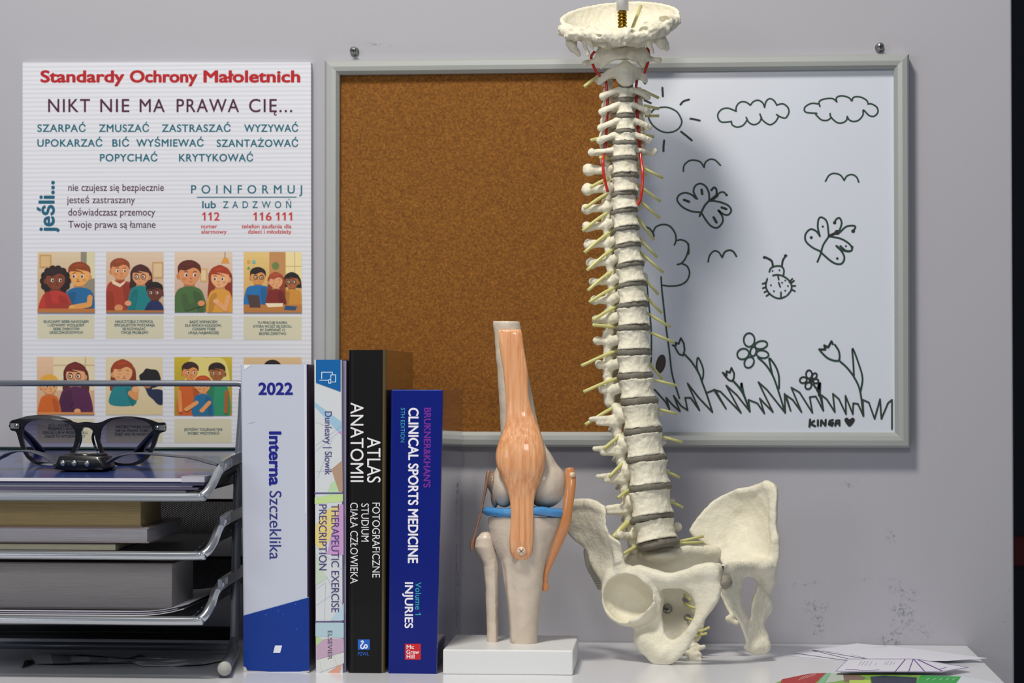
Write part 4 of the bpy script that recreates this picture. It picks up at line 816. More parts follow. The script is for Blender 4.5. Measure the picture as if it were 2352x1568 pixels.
out = N.new('ShaderNodeOutputMaterial'); tr_ = N.new('ShaderNodeBsdfTransparent'); gl = N.new('ShaderNodeBsdfGlossy'); gl.inputs['Roughness'].default_value = .05; mx = N.new('ShaderNodeMixShader'); lw = N.new('ShaderNodeFresnel'); lw.inputs[0].default_value = 1.5
gg = N.new('ShaderNodeNewGeometry'); sp = N.new('ShaderNodeSeparateXYZ'); mr = N.new('ShaderNodeMapRange'); rp = N.new('ShaderNodeValToRGB')
mr.inputs[1].default_value = px3((400, 370), YG)[2]; mr.inputs[2].default_value = px3((400, 720), YG)[2]
rp.color_ramp.elements[0].color = (*lin('#504e69'), 1); rp.color_ramp.elements[1].color = (*lin('#b4b2cc'), 1)
L.new(gg.outputs['Position'], sp.inputs[0]); L.new(sp.outputs[2], mr.inputs[0]); L.new(mr.outputs[0], rp.inputs[0]); L.new(rp.outputs[0], tr_.inputs[0])
q_ = N.new('ShaderNodeMath'); q_.operation = 'MULTIPLY'; q_.inputs[1].default_value = .12; L.new(lw.outputs[0], q_.inputs[0]); L.new(q_.outputs[0], mx.inputs[0]); L.new(tr_.outputs[0], mx.inputs[1]); L.new(gl.outputs[0], mx.inputs[2]); L.new(mx.outputs[0], out.inputs[0])
for l in (lensL, lensR):
    C0 = np.mean(l, 0); P = cr([C0+(np.array(p)-C0)*1.03 for p in l], 5, True); n = len(P)
    cxx = 715; Fv = [px3(p, YG+.0012+((p[0]-cxx)/600)**2*.006) for p in P]; cc = px3(C0, YG-.0008+((C0[0]-cxx)/600)**2*.006)
    MB().add(Fv+[cc], [(i, n, (i+1) % n) for i in range(n)], 0, True).build('lens', lm, sg)
MP = mat('pale_metal', '#c9c3bd', .2, metal=1)
for xa, xb in ((85, 152), (1272, 1348)):
    o = [(xa, 397), (xb, 400), (xb+6, 420), (xb, 442), (xa, 440)] if xa < 500 else [(xa, 418), (xb, 412), (xb, 458), (xa, 452), (xa-6, 434)]
    a = [px3(p, YG+.0022) for p in o]; b = [v+np.array([0, .002, 0]) for v in a]; n = len(a)
    F = [tuple(range(n)), tuple(range(2*n-1, n-1, -1))]+[(i, (i+1) % n, n+(i+1) % n, n+i) for i in range(n)]
    pl = MB().add(a+b, [f[::-1] for f in F], 0, False).build('hinge_plate', MP, sg, 'pale metal corner plate')
    c = px3((135, 418) if xa < 500 else (1288, 435), YG+.0022); MB().lathe([(.0001, 0), (.0018, 0), (.0018, .0006), (.0001, .0009)], c, (0, -1, 0), 14).build('rivet', MP, pl)
for pts in ([((104, 420), YG+.006), ((150, 440), 1.83), ((240, 520), 1.875), ((345, 640), 1.925)], [((1330, 432), YG+.006), ((1290, 450), 1.83), ((1215, 530), 1.875), ((1130, 630), 1.925)]):
    P = cr([px3(p, Y) for p, Y in pts], 8); MB().tube(P, np.linspace(.0035, .0048, len(P)), 0, 10, flat=.5).build('temple_arm', ACET, sg)
for xa, s in ((655, 1), (768, -1)):
    P = cr([px3((xa+q[0]*s, q[1]), YG+.002+q[2]) for q in ((0, 470, 0), (8, 520, .004), (-8, 580, .006), (-30, 620, .003))], 5); MB().tube(P, .0012, 0, 8).build('nose_pad', ACET, sg)
# ---- watch
YW_ = 1.748
wt = thing('wristwatch', 'black wristwatch with three steel side buttons lying in front of the sunglasses', 'watch', px(183, 1080, YW_+.015))
o = [(438, 768), (448, 740), (470, 690), (485, 664), (560, 660), (700, 662), (825, 672), (842, 690), (862, 745), (868, 765), (830, 782), (730, 779), (700, 786), (600, 786), (480, 778)]
a = [px3(p, YW_) for p in cr(o, 3, True)]; n = len(a); C0 = np.mean(a, 0); mb = MB()
sec = [(0, .93), (.002, 1), (.030, 1), (.034, .93)]
V = [C0*[1, 0, 1]+(np.array(p)-C0)*[k_, 0, k_]+[0, YW_+y, 0] for y, k_ in sec for p in a]
mb.add(V, [tuple(range(n)), tuple(range(4*n-1, 3*n-1, -1))]+[(j*n+i, (j+1)*n+i, (j+1)*n+(i+1) % n, j*n+(i+1) % n) for j in range(3) for i in range(n)], 0, True); mb.build('case', mat('black_resin', '#17171b', .35, coat=.2), wt)
zt_ = px3((650, 662), YW_)[2]; c = px3((655, 700), YW_); MB().lathe([(.0001, -.002), (.0175, -.002), (.0178, .0006), (.0160, .0014), (.0001, .0014)], (c[0], YW_+.019, zt_), (0, 0, 1), 32).build('bezel', mat('dark_bezel', '#101014', .2, coat=.5), wt)
for x, y in ((518, 725), (610, 725), (715, 728)):
    c = px3((x, y), YW_+.001); MB().lathe([(.0001, 0), (.0027, 0), (.0027, .0020), (.002, .0028), (.0001, .0029)], c, (0, -1, 0), 16).build('button', STEEL, wt, 'round steel button')
for pts in ([(442, 740), (400, 700), (350, 668), (270, 640), (190, 626), (110, 630), (40, 650), (0, 672), (-60, 700)], [(838, 742), (890, 705), (960, 668), (1080, 648), (1200, 650), (1400, 668), (1550, 683), (1690, 722), (1775, 742)]):
    P = cr(pts, 5); mb = MB(); V = []
    T = np.gradient(P, axis=0); T /= np.linalg.norm(T, axis=1)[:, None]; Nn = np.stack([-T[:, 1], T[:, 0]], 1)*6.2
    for p, q in zip(P, Nn):
        A = px3(p-q, YW_+.006); B = px3(p+q, YW_+.006)
        V += [A, B, B+[0, .019, 0], A+[0, .019, 0]]
    K = len(P); F = [(4*i+k_, 4*i+4+k_, 4*i+4+(k_+1) % 4, 4*i+(k_+1) % 4) for i in range(K-1) for k_ in range(4)]+[(3, 2, 1, 0), (4*K-4, 4*K-3, 4*K-2, 4*K-1)]
    mb.add(V, F, 0, True).build('strap', mat('grey_rubber_strap', '#4b4f5a', .5), wt, bevel=.0005)

# ---- crumpled paper below the trays
def crumple(name, label, out, z, amp, m, th=.0003, group=None, seed=1):
    r = np.random.RandomState(seed); P = np.array(out, float); n = len(P); C0 = P.mean(0); V = [pz(*C0, z+amp*.5)]; F = []
    rings = 5
    for k in range(1, rings+1):
        for p in P:
            q = C0+(p-C0)*k/rings; V.append(pz(*q, z+(amp*r.rand() if k < rings else amp*.5*r.rand())))
    F = [(0, 1+i, 1+(i+1) % n)[::-1] for i in range(n)]+[(1+(k-1)*n+i, 1+k*n+i, 1+k*n+(i+1) % n, 1+(k-1)*n+(i+1) % n)[::-1] for k in range(1, rings) for i in range(n)]
    V = np.array(V); nv = len(V); V2 = V-[0, 0, th]; F2 = [tuple(i+nv for i in f[::-1]) for f in F]
    b = 1+(rings-1)*n; F3 = [(b+i, b+(i+1) % n, nv+b+(i+1) % n, nv+b+i) for i in range(n)]
    MB().add(np.vstack([V, V2]), F+F2+F3, 0, False).build(name, m, None, label, 'paper', group)
crumple('crumpled_sheet', 'crumpled grey sheet of paper lying under the letter trays', [(72, 1500), (150, 1498), (220, 1504), (290, 1509), (330, 1500), (420, 1508), (518, 1514), (470, 1524), (400, 1529), (330, 1528), (302, 1520), (200, 1522), (80, 1524)], .0004, .004, mat('dull_paper', '#c2c4c8', .8, noise=(300, '#b8babe', 1)))
crumple('black_scrap', 'small folded black scrap on the desk under the trays', [(55, 1516), (76, 1514), (78, 1520), (50, 1532)], .0004, .002, mat('black_paper', '#151515', .5), seed=3)

# ---- papers on the right of the desk
def sheet(name, label, pts, z, m, draw=None, group='papers on the right of the desk', curl=None, th=.00025):
    t = thing(name, label, 'paper', pz(*np.mean(pts, 0), z), group); V = [pz(*p, z) for p in pts]
    if curl:
        for i, h in curl.items(): V[i] = V[i]+np.array([0, 0, h])
    n = len(V); B = [v-[0, 0, th] for v in V]
    MB().add(V+B, [tuple(range(n-1, -1, -1)), tuple(range(n, 2*n))]+[(i, (i+1) % n, n+(i+1) % n, n+i) for i in range(n)], 0, False).build('sheet', m, t)
    if draw: pr = Print(plane_z(z), .00004); draw(pr); pr.build('print', PAPER, t)
    return t
ZR = Zm(1760, 1100, 3.35); WPB = mat('bright_paper', '#dcdce8', .6)
R_ = lambda pts: [ZR(*p) for p in pts]
sheet('paper_sheet', 'lowest white sheet with its corner sticking out left of the paper pile', R_([(180, 1357), (330, 1320), (900, 1300), (1150, 1392), (610, 1398)]), .0004, WPB)
sheet('paper_sheet', 'white sheet with pointed corner lifting at the back of the paper pile', R_([(205, 1332), (700, 1262), (990, 1290), (1180, 1385), (600, 1388)]), .0012, WPB)
sheet('paper_sheet', 'second from top white sheet of the paper pile, left edge showing', R_([(345, 1310), (640, 1285), (1000, 1288), (1300, 1390), (640, 1380)]), .0020, WPB)
def dtop(pr):
    for s in ([(410, 1315), (920, 1290), (1300, 1328), (1660, 1390)], [(430, 1318), (640, 1345), (780, 1382), (840, 1384)]): pr.line(R_(s), .7, '#6f8090', smooth=False)
    pr.poly(R_([(670, 1312), (750, 1325), (775, 1332), (720, 1338)]), '#26305e'); pr.poly(R_([(860, 1350), (960, 1352), (1030, 1366), (990, 1362), (900, 1358)]), '#26305e')
    for i in range(5): pr.line(R_([(800+20*i, 1342-5*i), (1080+30*i, 1328-4*i)]), .4, '#8e92aa', smooth=False)
sheet('paper_sheet', 'topmost white sheet of the pile with a blue figure drawing', R_([(350, 1308), (690, 1285), (960, 1284), (1300, 1322), (1700, 1386), (1380, 1396), (900, 1392), (720, 1370)]), .0028, WPB, dtop, curl={4: .001})
def dpur(pr):
    c = '#6a3c92'
    pr.line(R_([(632, 1383), (1150, 1383), (1555, 1447), (1350, 1478), (535, 1477)]), .9, c, smooth=False, closed=True)
    for s in ([(1070, 1385), (990, 1482)], [(1130, 1385), (1095, 1482)], [(1135, 1385), (1220, 1480)], [(1165, 1387), (1355, 1476)]): pr.line(R_(s), 2.2, c, smooth=False)
    for x, y, l in ((735, 1398, 28), (760, 1398, 28), (785, 1400, 30), (815, 1402, 28), (850, 1412, 18), (925, 1402, 20), (945, 1400, 22), (970, 1402, 24), (990, 1408, 14)): pr.line(R_([(x, y), (x-l*.9, y+l*1.2)]), .9, '#8a88a0', smooth=False)
    pr.line(R_([(610, 1464), (700, 1466), (740, 1472), (790, 1470), (870, 1466)]), .9, c); pr.line(R_([(1330, 1462), (1385, 1448)]), 1.2, c)
sheet('paper_sheet', 'white sheet with purple outlines and rays in front of the paper pile', R_([(630, 1380), (1150, 1380), (1562, 1446), (1352, 1482), (528, 1480)]), .0042, WPB, dpur)
def dlf(pr):
    pr.poly(R_([(462, 1490), (1500, 1518), (1720, 1568), (1760, 1600), (0, 1600), (120, 1545)]), '#79a83e')
    pr.poly(R_([(120, 1538), (330, 1495), (460, 1490), (380, 1568), (100, 1600)]), '#a92c2c'); pr.poly(R_([(462, 1490), (500, 1492), (440, 1568), (400, 1568)]), '#7fb79a')
    pr.poly(R_([(500, 1492), (640, 1494), (620, 1540), (520, 1560), (450, 1568)]), '#b9c2b8'); pr.poly(R_([(590, 1500), (700, 1500), (770, 1530), (700, 1568), (600, 1560)]), '#7d6458')
    pr.poly(R_([(800, 1520), (900, 1510), (1160, 1525), (1150, 1600), (820, 1600)]), '#232c44'); pr.poly(R_([(640, 1545), (800, 1545), (800, 1568), (640, 1568)]), '#b7d052')
    pr.poly(R_([(1190, 1508), (1500, 1518), (1440, 1600), (1130, 1600)]), '#2fa045'); pr.poly(R_([(1500, 1518), (1760, 1560), (1760, 1600), (1440, 1600)]), '#d3d8e2')
    for i in range(6): pr.line(R_([(250+i*22, 1545-i*6), (285+i*22, 1515-i*6)]), 1.0, '#d8a8a4', smooth=False)
    for a in range(5): pr.line(R_([(1230+a*50, 1545), (1255+a*50, 1530)]), 1.2, '#a8d8ae', smooth=False)
sheet('leaflet', 'colourful green and red printed leaflet at the front right edge of the desk', R_([(118, 1536), (330, 1494), (462, 1488), (1500, 1516), (1760, 1565), (1760, 1605), (60, 1605)]), .0012, WPB, dlf)
# ================= knee joint model =================
YK = 1.808; SK = .000366
KB = mat('knee_bone', '#dccdbc', .48, bump=(350, .0003), noise=(30, '#c6b7a7', 1), coat=.12)
kn = thing('knee_model', 'anatomical knee joint model with orange ligaments on a white block', 'anatomical model', (px(1168, 1548, 1.81)*[1, 1, 0]))
a = pz(1017, 1548, 0.); b = pz(1317, 1548, 0.)
mb = MB(); mb.box((a[0], 1.7585, 0), (b[0], 1.862, .0202)); mb.build('base_block', mat('white_block', '#e2e3e4', .35), kn, bevel=.0012)
def femur(P):
    d = vloft(P, [(737, 1163, 31, 0, 28), (842, 1176, 34.5, 0, 30), (950, 1189, 41, 0, 32), (1000, 1197, 47, 0, 36), (1040, 1203, 56, 2, 42), (1100, 1206, 62, 5, 48)])
    d = smin(d, ell_(P, (1252, 1112, 14), (50, 54, 56)), 16); d = smin(d, ell_(P, (1158, 1116, 14), (30, 49, 54)), 12); d = smin(d, ell_(P, (1235, 1065, 6), (34, 30, 34)), 20)
    d = smax(d, -ell_(P, (1205, 1165, 10), (14, 34, 60)), 8); return d+wob(P, .9, .07, 2)
bone('femur', femur, (1100, 728, -75), (1320, 1180, 85), 3.0, YK, KB, kn, s=SK)
def tibia(P):
    d = vloft(P, [(1180, 1206, 86, 4, 54), (1212, 1205, 83, 4, 52), (1243, 1200, 70, 4, 48), (1285, 1202, 53, 3, 44), (1354, 1203, 42, 2, 36), (1428, 1203, 33, 0, 32), (1484, 1203, 31, 0, 30)])
    d = smin(d, cap_(P, (1195, 1240, -38), (1198, 1300, -32), 16, 8), 18); d = smin(d, cap_(P, (1165, 1290, -22), (1180, 1470, -20), 5, 4), 8); d = smax(d, 1187-P[..., 1], 5)
    return d+wob(P, 1.0, .07, 3)
bone('tibia', tibia, (1105, 1178, -75), (1305, 1490, 75), 2.6, YK, KB, kn, s=SK)
def fibula(P):
    d = vloft(P, [(1224, 1114, 10, 14, 12), (1236, 1113, 22, 14, 20), (1256, 1113, 24, 14, 22), (1275, 1120, 21, 14, 18), (1300, 1128, 17, 14, 15), (1354, 1130, 14.5, 14, 14), (1478, 1131, 12.5, 14, 13)])
    d = smin(d, ell_(P, (1116, 1230, 14), (14, 9, 12)), 6); d = smin(d, cap_(P, (1133, 1290, 3), (1137, 1476, 3), 3.5, 3), 4); return d+wob(P, .9, .09, 4)
bone('fibula', fibula, (1080, 1212, -20), (1160, 1486, 45), 2.2, YK, KB, kn, s=SK)
def menis(P):
    y = P[..., 1]-1175-2.5*np.sin(P[..., 0]*.05)
    k = np.sqrt(((P[..., 0]-1208)/91)**2+((P[..., 2]-6)/56)**2); d = np.sqrt(np.maximum((k-.93)*56, 0)**2+y**2)-10.5; return d+wob(P, .8, .1, 5)
bone('meniscus', menis, (1100, 1158, -72), (1318, 1194, 84), 2.4, YK, mat('blue_cartilage', '#4a8fca', .3, coat=.4, bump=(300, .0004)), kn, 'blue cartilage disc', s=SK)
def orange(name, col, a=1.0):
    m = mat(name, col, .3, coat=.4, sss=.35, bump=(700, .0005, (1, 1, .035)), noise=(420, '#cf7f45', .85, (1, 1, .02)), alpha=a); return m
LG = orange('orange_ligament', '#f3c092')
rows = [(756, 1148, 1195, -28, 3), (760, 1145, 1198, -29, 6), (770, 1144.5, 1200, -30, 7), (796, 1147, 1203, -31, 8), (852, 1156, 1212, -32, 9), (910, 1161.5, 1215, -34, 9), (945, 1162, 1223, -36, 10), (970, 1161, 1233, -40, 12), (992, 1155, 1241, -44, 16), (1015, 1145, 1248, -47, 22), (1044, 1138, 1254, -48, 27), (1068, 1140, 1252, -48, 28), (1085, 1146, 1248, -48, 26), (1105, 1155, 1241, -48, 21), (1128, 1165, 1232, -50, 14), (1150, 1171, 1227, -52, 9), (1175, 1173, 1225.5, -54, 7), (1205, 1172.5, 1225, -53, 7), (1240, 1170, 1224.5, -52, 8), (1266, 1171.5, 1223, -48, 8), (1277, 1176, 1217, -45, 7), (1285, 1184, 1209, -43, 5), (1288, 1190, 1203, -42, 3)]
def loft(rows, n=36, ex=2.4, Y0=YK, s=SK, sub=5):
    R = cr(rows, sub); mb = MB(); V = []
    for v, ul, ur, dc, hd in R:
        uc, hu = (ul+ur)/2, (ur-ul)/2
        for k in range(n):
            t = 2*math.pi*k/n; c, q = math.cos(t), math.sin(t)
            V.append((uc+hu*math.copysign(abs(c)**(2/ex), c), v, dc+hd*math.copysign(abs(q)**(2/ex), q)))
    V = np.array(V); W = px(V[:, 0], V[:, 1], Y0+V[:, 2]*s); K = len(R)
    F = [(i*n+k, (i+1)*n+k, (i+1)*n+(k+1) % n, i*n+(k+1) % n)[::-1] for i in range(K-1) for k in range(n)]+[tuple(range(n)), tuple((K-1)*n+k for k in range(n-1, -1, -1))]
    return mb.add(W, F, 0, True)
loft(rows).build('patellar_tendon', LG, kn, 'orange fibrous tendon over the kneecap')
c = px(1197.5, 1265, YK-.0212)
sc_ = MB().lathe([(.0001, -.004), (.0037, -.004), (.0037, .0006), (.003, .0014), (.0001, .0016)], c, (0, -1, 0), 20).build('plastic_screw', mat('clear_screw', '#e6c8ac', .25, coat=.6), kn, 'pale cross-headed screw')
mb = MB()
for s in (-1, 1):
    d = np.array([.0018, 0, .0018*s]); p = c+[0, -.00155, 0]; e = np.array([-.0003*s, 0, .0003]); mb.add([p-d-e, p+d-e, p+d+e, p-d+e, *[q-np.array([0, .0002, 0]) for q in (p-d-e, p+d-e, p+d+e, p-d+e)]], [(4, 5, 6, 7), (3, 2, 1, 0)], 0, False)
mb.build('cross_slot', mat('slot_shadow', '#a08878', .5), sc_)
def ligament(name, pts, m, parent, Y0=YK, s=SK, flat=.6, n=14, label=None):
    R = cr(pts, 5); P = px(R[:, 0], R[:, 1], Y0+R[:, 2]*s); return MB().tube(P, R[:, 3]*s*(.5 if flat > 1 else 1), 0, n, flat=flat).build(name, m, parent, label)
LG2 = mat('amber_ligament', '#c98652', .28, coat=.6, sss=.3, bump=(200, .0005, (1, 1, .2)), alpha=.93)
ligament('side_ligament', [(1308, 1074, -6, 8), (1309, 1085, -8, 12), (1311, 1110, -16, 12), (1305, 1160, -24, 12), (1298, 1204, -24, 12), (1283, 1243, -16, 11), (1266, 1285, -8, 8), (1255, 1315, -4, 6.5), (1252, 1335, -2, 6), (1253, 1346, -2, 8), (1252, 1357, -2, 6)], LG2, kn, flat=2.0)
c = px(1316, 1090, YK-.0065); MB().lathe([(.0001, -.003), (.0022, -.003), (.0022, .0008), (.0001, .001)], c, (.8, -1, .1), 16).build('ligament_pin', mat('clear_screw'), kn)
ligament('side_ligament', [(1122, 1080, 0, 6), (1121, 1092, -2, 9), (1118, 1110, -4, 7), (1111, 1145, -4, 5), (1104, 1179, -4, 4.6), (1092, 1222, 2, 5), (1085, 1245, 6, 8), (1084, 1260, 6, 7), (1084, 1266, 6, 4)], mat('brown_ligament', '#94705a', .25, coat=.6, bump=(200, .0005, (1, 1, .2))), kn)
bone('smoky_pad', lambda P: smin(ell_(P, (1131, 1106, 10), (13, 24, 30)), ell_(P, (1137, 1140, 14), (10, 26, 26)), 8), (1110, 1075, -30), (1155, 1172, 50), 2.4, YK, mat('smoky_resin', '#8d7868', .15, coat=.8), kn, 'glossy smoky brown pad', s=SK)

# ================= spine and pelvis model =================
YS = 1.860
BN = mat('bone_plastic', '#ece7d8', .56, bump=(420, .0006), noise=(60, '#dad3ba', .6))
DI = mat('disc_grey', '#7d786c', .6, bump=(500, .0005), noise=(300, '#6f6b60', 1))
NR = mat('nerve_yellow', '#d2d08c', .35, sss=.4, coat=.2, alpha=.9); AR = mat('artery_red', '#c4281a', .25, coat=.5)
sp = thing('spine_model', 'anatomical model of a whole human spine with pelvis and skull base', 'anatomical model', px(1540, 1528, 1.826)*[1, 1, 0])
discs = [(1437.5, 197, 33), (1436, 230, 37), (1436.5, 266.5, 43), (1435, 302, 48), (1435, 329, 55), (1434, 365, 63), (1438, 404, 61), (1435, 446, 62), (1435, 486, 64), (1438, 527, 65), (1442, 566, 65), (1448, 610, 68), (1451.5, 655, 70), (1453, 702, 76), (1454, 754, 82), (1456, 810, 84), (1458.5, 864, 88), (1469, 922, 93), (1477, 990, 95), (1485, 1054, 100), (1494, 1120, 104), (1497, 1190, 107), (1513, 1250, 100)]
dth = [11, 11, 11, 8, 9, 10, 11, 10, 10, 10, 10, 10, 10, 11, 13, 14, 14, 16, 14, 13, 14, 13, 17]
roll = [0, 0, 1, 1, 0, 0, -2, 3, 5, 3, 5, 6, 5, 3, 0, 0, 2, 3, 5, 5, 4, 8, 9]
tilt = [14, 14, 12, 8, 10, 12, 14, 14, 13, 14, 14, 13, 12, 10, 7, 5, 3, 3, 4, 4, 4, 8, 6]
twist = [10, 11, 11, 9, 8, 14, 24, 28, 30, 30, 30, 30, 30, 31, 32, 32, 33, 35, 35, 35, 35, 30, 25]
def orient(V, u, v, tw, rl, tl):        # local px (x lateral, y posterior, z up) -> (u, v, d)
    t = math.radians(tl); x, y, z = V[:, 0], V[:, 1], V[:, 2]
    y, z = y*math.cos(t)+z*math.sin(t), z*math.cos(t)-y*math.sin(t)
    a = math.radians(tw); X = x*math.cos(a)-y*math.sin(a); D = x*math.sin(a)+y*math.cos(a); r = math.radians(rl)
    U = X*math.cos(r)-z*math.sin(r); Z = X*math.sin(r)+z*math.cos(r)
    return px(u+U, v-Z, YS+D*S)
for i, (u, v, w_) in enumerate(discs):
    mb = MB(); V = []; n = 40; hw = w_*.515; h = dth[i]+1.5; prof = [(.0, -h/2), (.80, -h/2), (.96, -h*.42), (1.0, -h*.15), (1.0, h*.15), (.96, h*.42), (.80, h/2), (.0, h/2)]
    for r_, z in prof:
        for k in range(n):
            t = 2*math.pi*k/n; V.append((hw*r_*math.cos(t), hw*.74*r_*math.sin(t), z+.6*math.sin(5*t+i)+.5*math.sin(9*t)))
    W = orient(np.array(V), u, v, twist[i], roll[i], tilt[i]); K = len(prof)
    mb.add(W, [(j*n+k, j*n+(k+1) % n, (j+1)*n+(k+1) % n, (j+1)*n+k) for j in range(K-1) for k in range(n)], 0, True).build('disc', DI, sp)
def vertebra(i, w_, h, hb, kind, tw, rl, tl, u, v):
    f = w_/62
    if kind == 'c': fx, fy, tp, tr, spn = w_*.5+18, 30, (52+i*1.5, 10, -6), 8, (0, 78, -14)
    elif kind == 'c7': fx, fy, tp, tr, spn = 40, 36, (72, 24, 2), 9, (0, 100, -16)
    elif kind == 't': fx, fy, tp, tr, spn = 25*f, 38*f, (max(46, 68-max(0, i-11)*2.5), 60, 6), (14 if i in (5, 6) else 12 if i < 11 else 10), (0, 92, -46)
    elif kind == 'l': fx, fy, tp, tr, spn = 30, 50, (98, 62, 6), 7, (0, 128, -18)
    else: fx, fy, tp, tr, spn = 34, 50, (76, 34, 6), 11, (0, 120, -20)
    hw = w_/2; hd = hw*.76
    def fn(P):
        x, y, z = P[..., 0], P[..., 1], P[..., 2]; ax = np.abs(x)
        r = np.sqrt((x/hw)**2+(y/hd)**2); q = np.abs(2*z/h); wst = (.86 if kind in 'tl' or kind == 'l5' else .84)
        rad = wst+(1-wst)*np.clip(q, 0, 1.1)**2.2; d = (r-rad)*hd*.9; d = smax(d, np.abs(z)-h/2, 3.0)
        Q = np.stack([ax, y, z], -1); b = cap_(Q, (hw*.55, hd*.7, h*.14), (fx, fy, 1), h*.24+2, h*.2+4)
        pil = 13 if kind[0] == 'c' else 11*f if kind == 't' else 16
        b = smin(b, cap_(Q, (fx, fy+2, h*.5), (fx+(3 if kind == 'l' else 0), fy+7, -h*.58), pil*.8, pil*.75), 5)
        b = smin(b, cap_(Q, (fx, fy+4, -2), (0, fy+w_*.38, -6), h*.18+2, h*.2+2), 5)
        b = smin(b, cap_(Q, (0, fy+w_*.36, -6), spn, h*.16+2, 6), 5)
        tb = cap_(Q, (fx, fy, 2), tp, (9 if kind[0] != 'l' else 11), tr*.8); 
        if kind != 'l': tb = smin(tb, ell_(Q, tp, (tr, tr, tr*1.05)), 4)
        b = smin(b, tb, 4)
        if kind == 'l': b = smin(b, cap_(Q, (fx+6, fy, -8), (tp[0]-16, tp[1]-4, -5), 10, 5), 5); b = smin(b, cap_(Q, (fx+4, fy-8, h*.34), (fx+6, fy-2, h*.5), 12, 10), 6)
        if kind == 'c':            # front bar of the transverse foramen
            b = smin(b, cap_(Q, (hw*.72, -4, h*.34), (tp[0]-6, 4, -3), 7, 7), 5); b = smin(b, cap_(Q, (hw*.85, 6, h*.3), (hw*.95, 8, h*.62), 5, 3), 4)
            b = smax(b, -cap_(Q, (hw+12, 20, -30), (hw+12, 20, 30), 6.5, 6.5), 2)
        if kind == 'c7': b = smin(b, cap_(Q, (hw*.8, 4, 3), (tp[0]-14, 18, 3), 6, 6), 4)
        d = smin(d, b, 4)
        return d+wob(P, 1.2, .2, i)
    X = max(tp[0]+tr, fx+14)+4; V, F = nets(fn, (-X, -hd-4, -h*.6-(52 if kind == 't' else 26)), (X, spn[1]+10, h*.6+16), 1.9 if w_ < 70 else 2.4)
    return MB().add(orient(V, u, v, tw, rl, tl), F, 0, True).build('vertebra', BN, sp)
for i in range(22):
    a, b = discs[i], discs[i+1]; va = a[1]+dth[i]/2; vb = b[1]-dth[i+1]/2; h = vb-va+.5
    kind = 'c' if i < 4 else 'c7' if i == 4 else 't' if i < 17 else 'l' if i < 21 else 'l5'
    tw = (twist[i]+twist[i+1])/2; m_ = lambda L: (L[i]+L[i+1])/2
    vertebra(i, (a[2]+b[2])/2*1.01+1, h, 0, kind, tw, m_(roll), m_(tilt), (a[0]+b[0])/2, (va+vb)/2)
# atlas and axis
def axis_(P):
    d = sheet_(P, [(1428, 147), (1446, 147), (1468, 157), (1484, 168), (1488, 186), (1481, 191), (1464, 178), (1456, 190), (1440, 195), (1420, 190), (1412, 176), (1399, 180), (1385, 190), (1374, 197), (1370, 188), (1378, 172), (1402, 157)],
               [(1437, 150, -24), (1438, 172, -30), (1438, 190, -26), (1410, 165, -8), (1466, 165, -4), (1380, 186, 8), (1484, 184, 14)], 7, k=6, rbf=14.)
    d = smin(d, cap_(P, (1437, 152, -10), (1438, 182, -12), 12, 17), 10); d = smin(d, cap_(P, (1410, 170, 8), (1464, 170, 12), 12, 12), 8)
    d = smin(d, cap_(P, (1376, 182, 40), (1398, 192, 60), 11, 12), 8); d = smin(d, cap_(P, (1380, 178, 12), (1378, 184, 40), 8, 9), 6)
    return d+wob(P, 1.3, .14, 40)
bone('vertebra', axis_, (1355, 134, -48), (1502, 208, 80), 2.0, YS, BN, sp)
def atlas_(P):
    d = sheet_(P, [(1374, 112), (1398, 103), (1426, 109), (1455, 102), (1480, 106), (1488, 124), (1484, 146), (1478, 158), (1470, 150), (1452, 139), (1432, 134), (1412, 139), (1394, 149), (1380, 159), (1376, 150), (1368, 128)],
               [(1398, 120, -12), (1428, 120, -24), (1460, 118, -8), (1380, 150, 2), (1478, 150, 6), (1428, 134, -26), (1372, 122, 4), (1486, 118, 8)], 9, k=8, rbf=20.)
    d = smin(d, ell_(P, (1398, 124, 4), (24, 16, 20)), 10); d = smin(d, ell_(P, (1460, 122, 8), (24, 16, 20)), 10); d = smin(d, ell_(P, (1428, 127, -24), (9, 9, 9)), 6)
    d = smin(d, chain(P, [(1380, 134, 4, 9), (1360, 141, 4, 5), (1343, 146, 4, 7)], 3), 8); d = smin(d, chain(P, [(1478, 130, 10, 9), (1500, 136, 12, 5.5), (1513, 138, 12, 8)], 3), 8)
    d = smin(d, chain(P, [(1392, 130, 20, 8), (1410, 130, 60, 8), (1440, 130, 72, 8), (1470, 130, 30, 8)]), 5)
    return d+wob(P, 1.3, .14, 41)
bone('vertebra', atlas_, (1330, 92, -50), (1530, 170, 92), 2.0, YS, BN, sp)
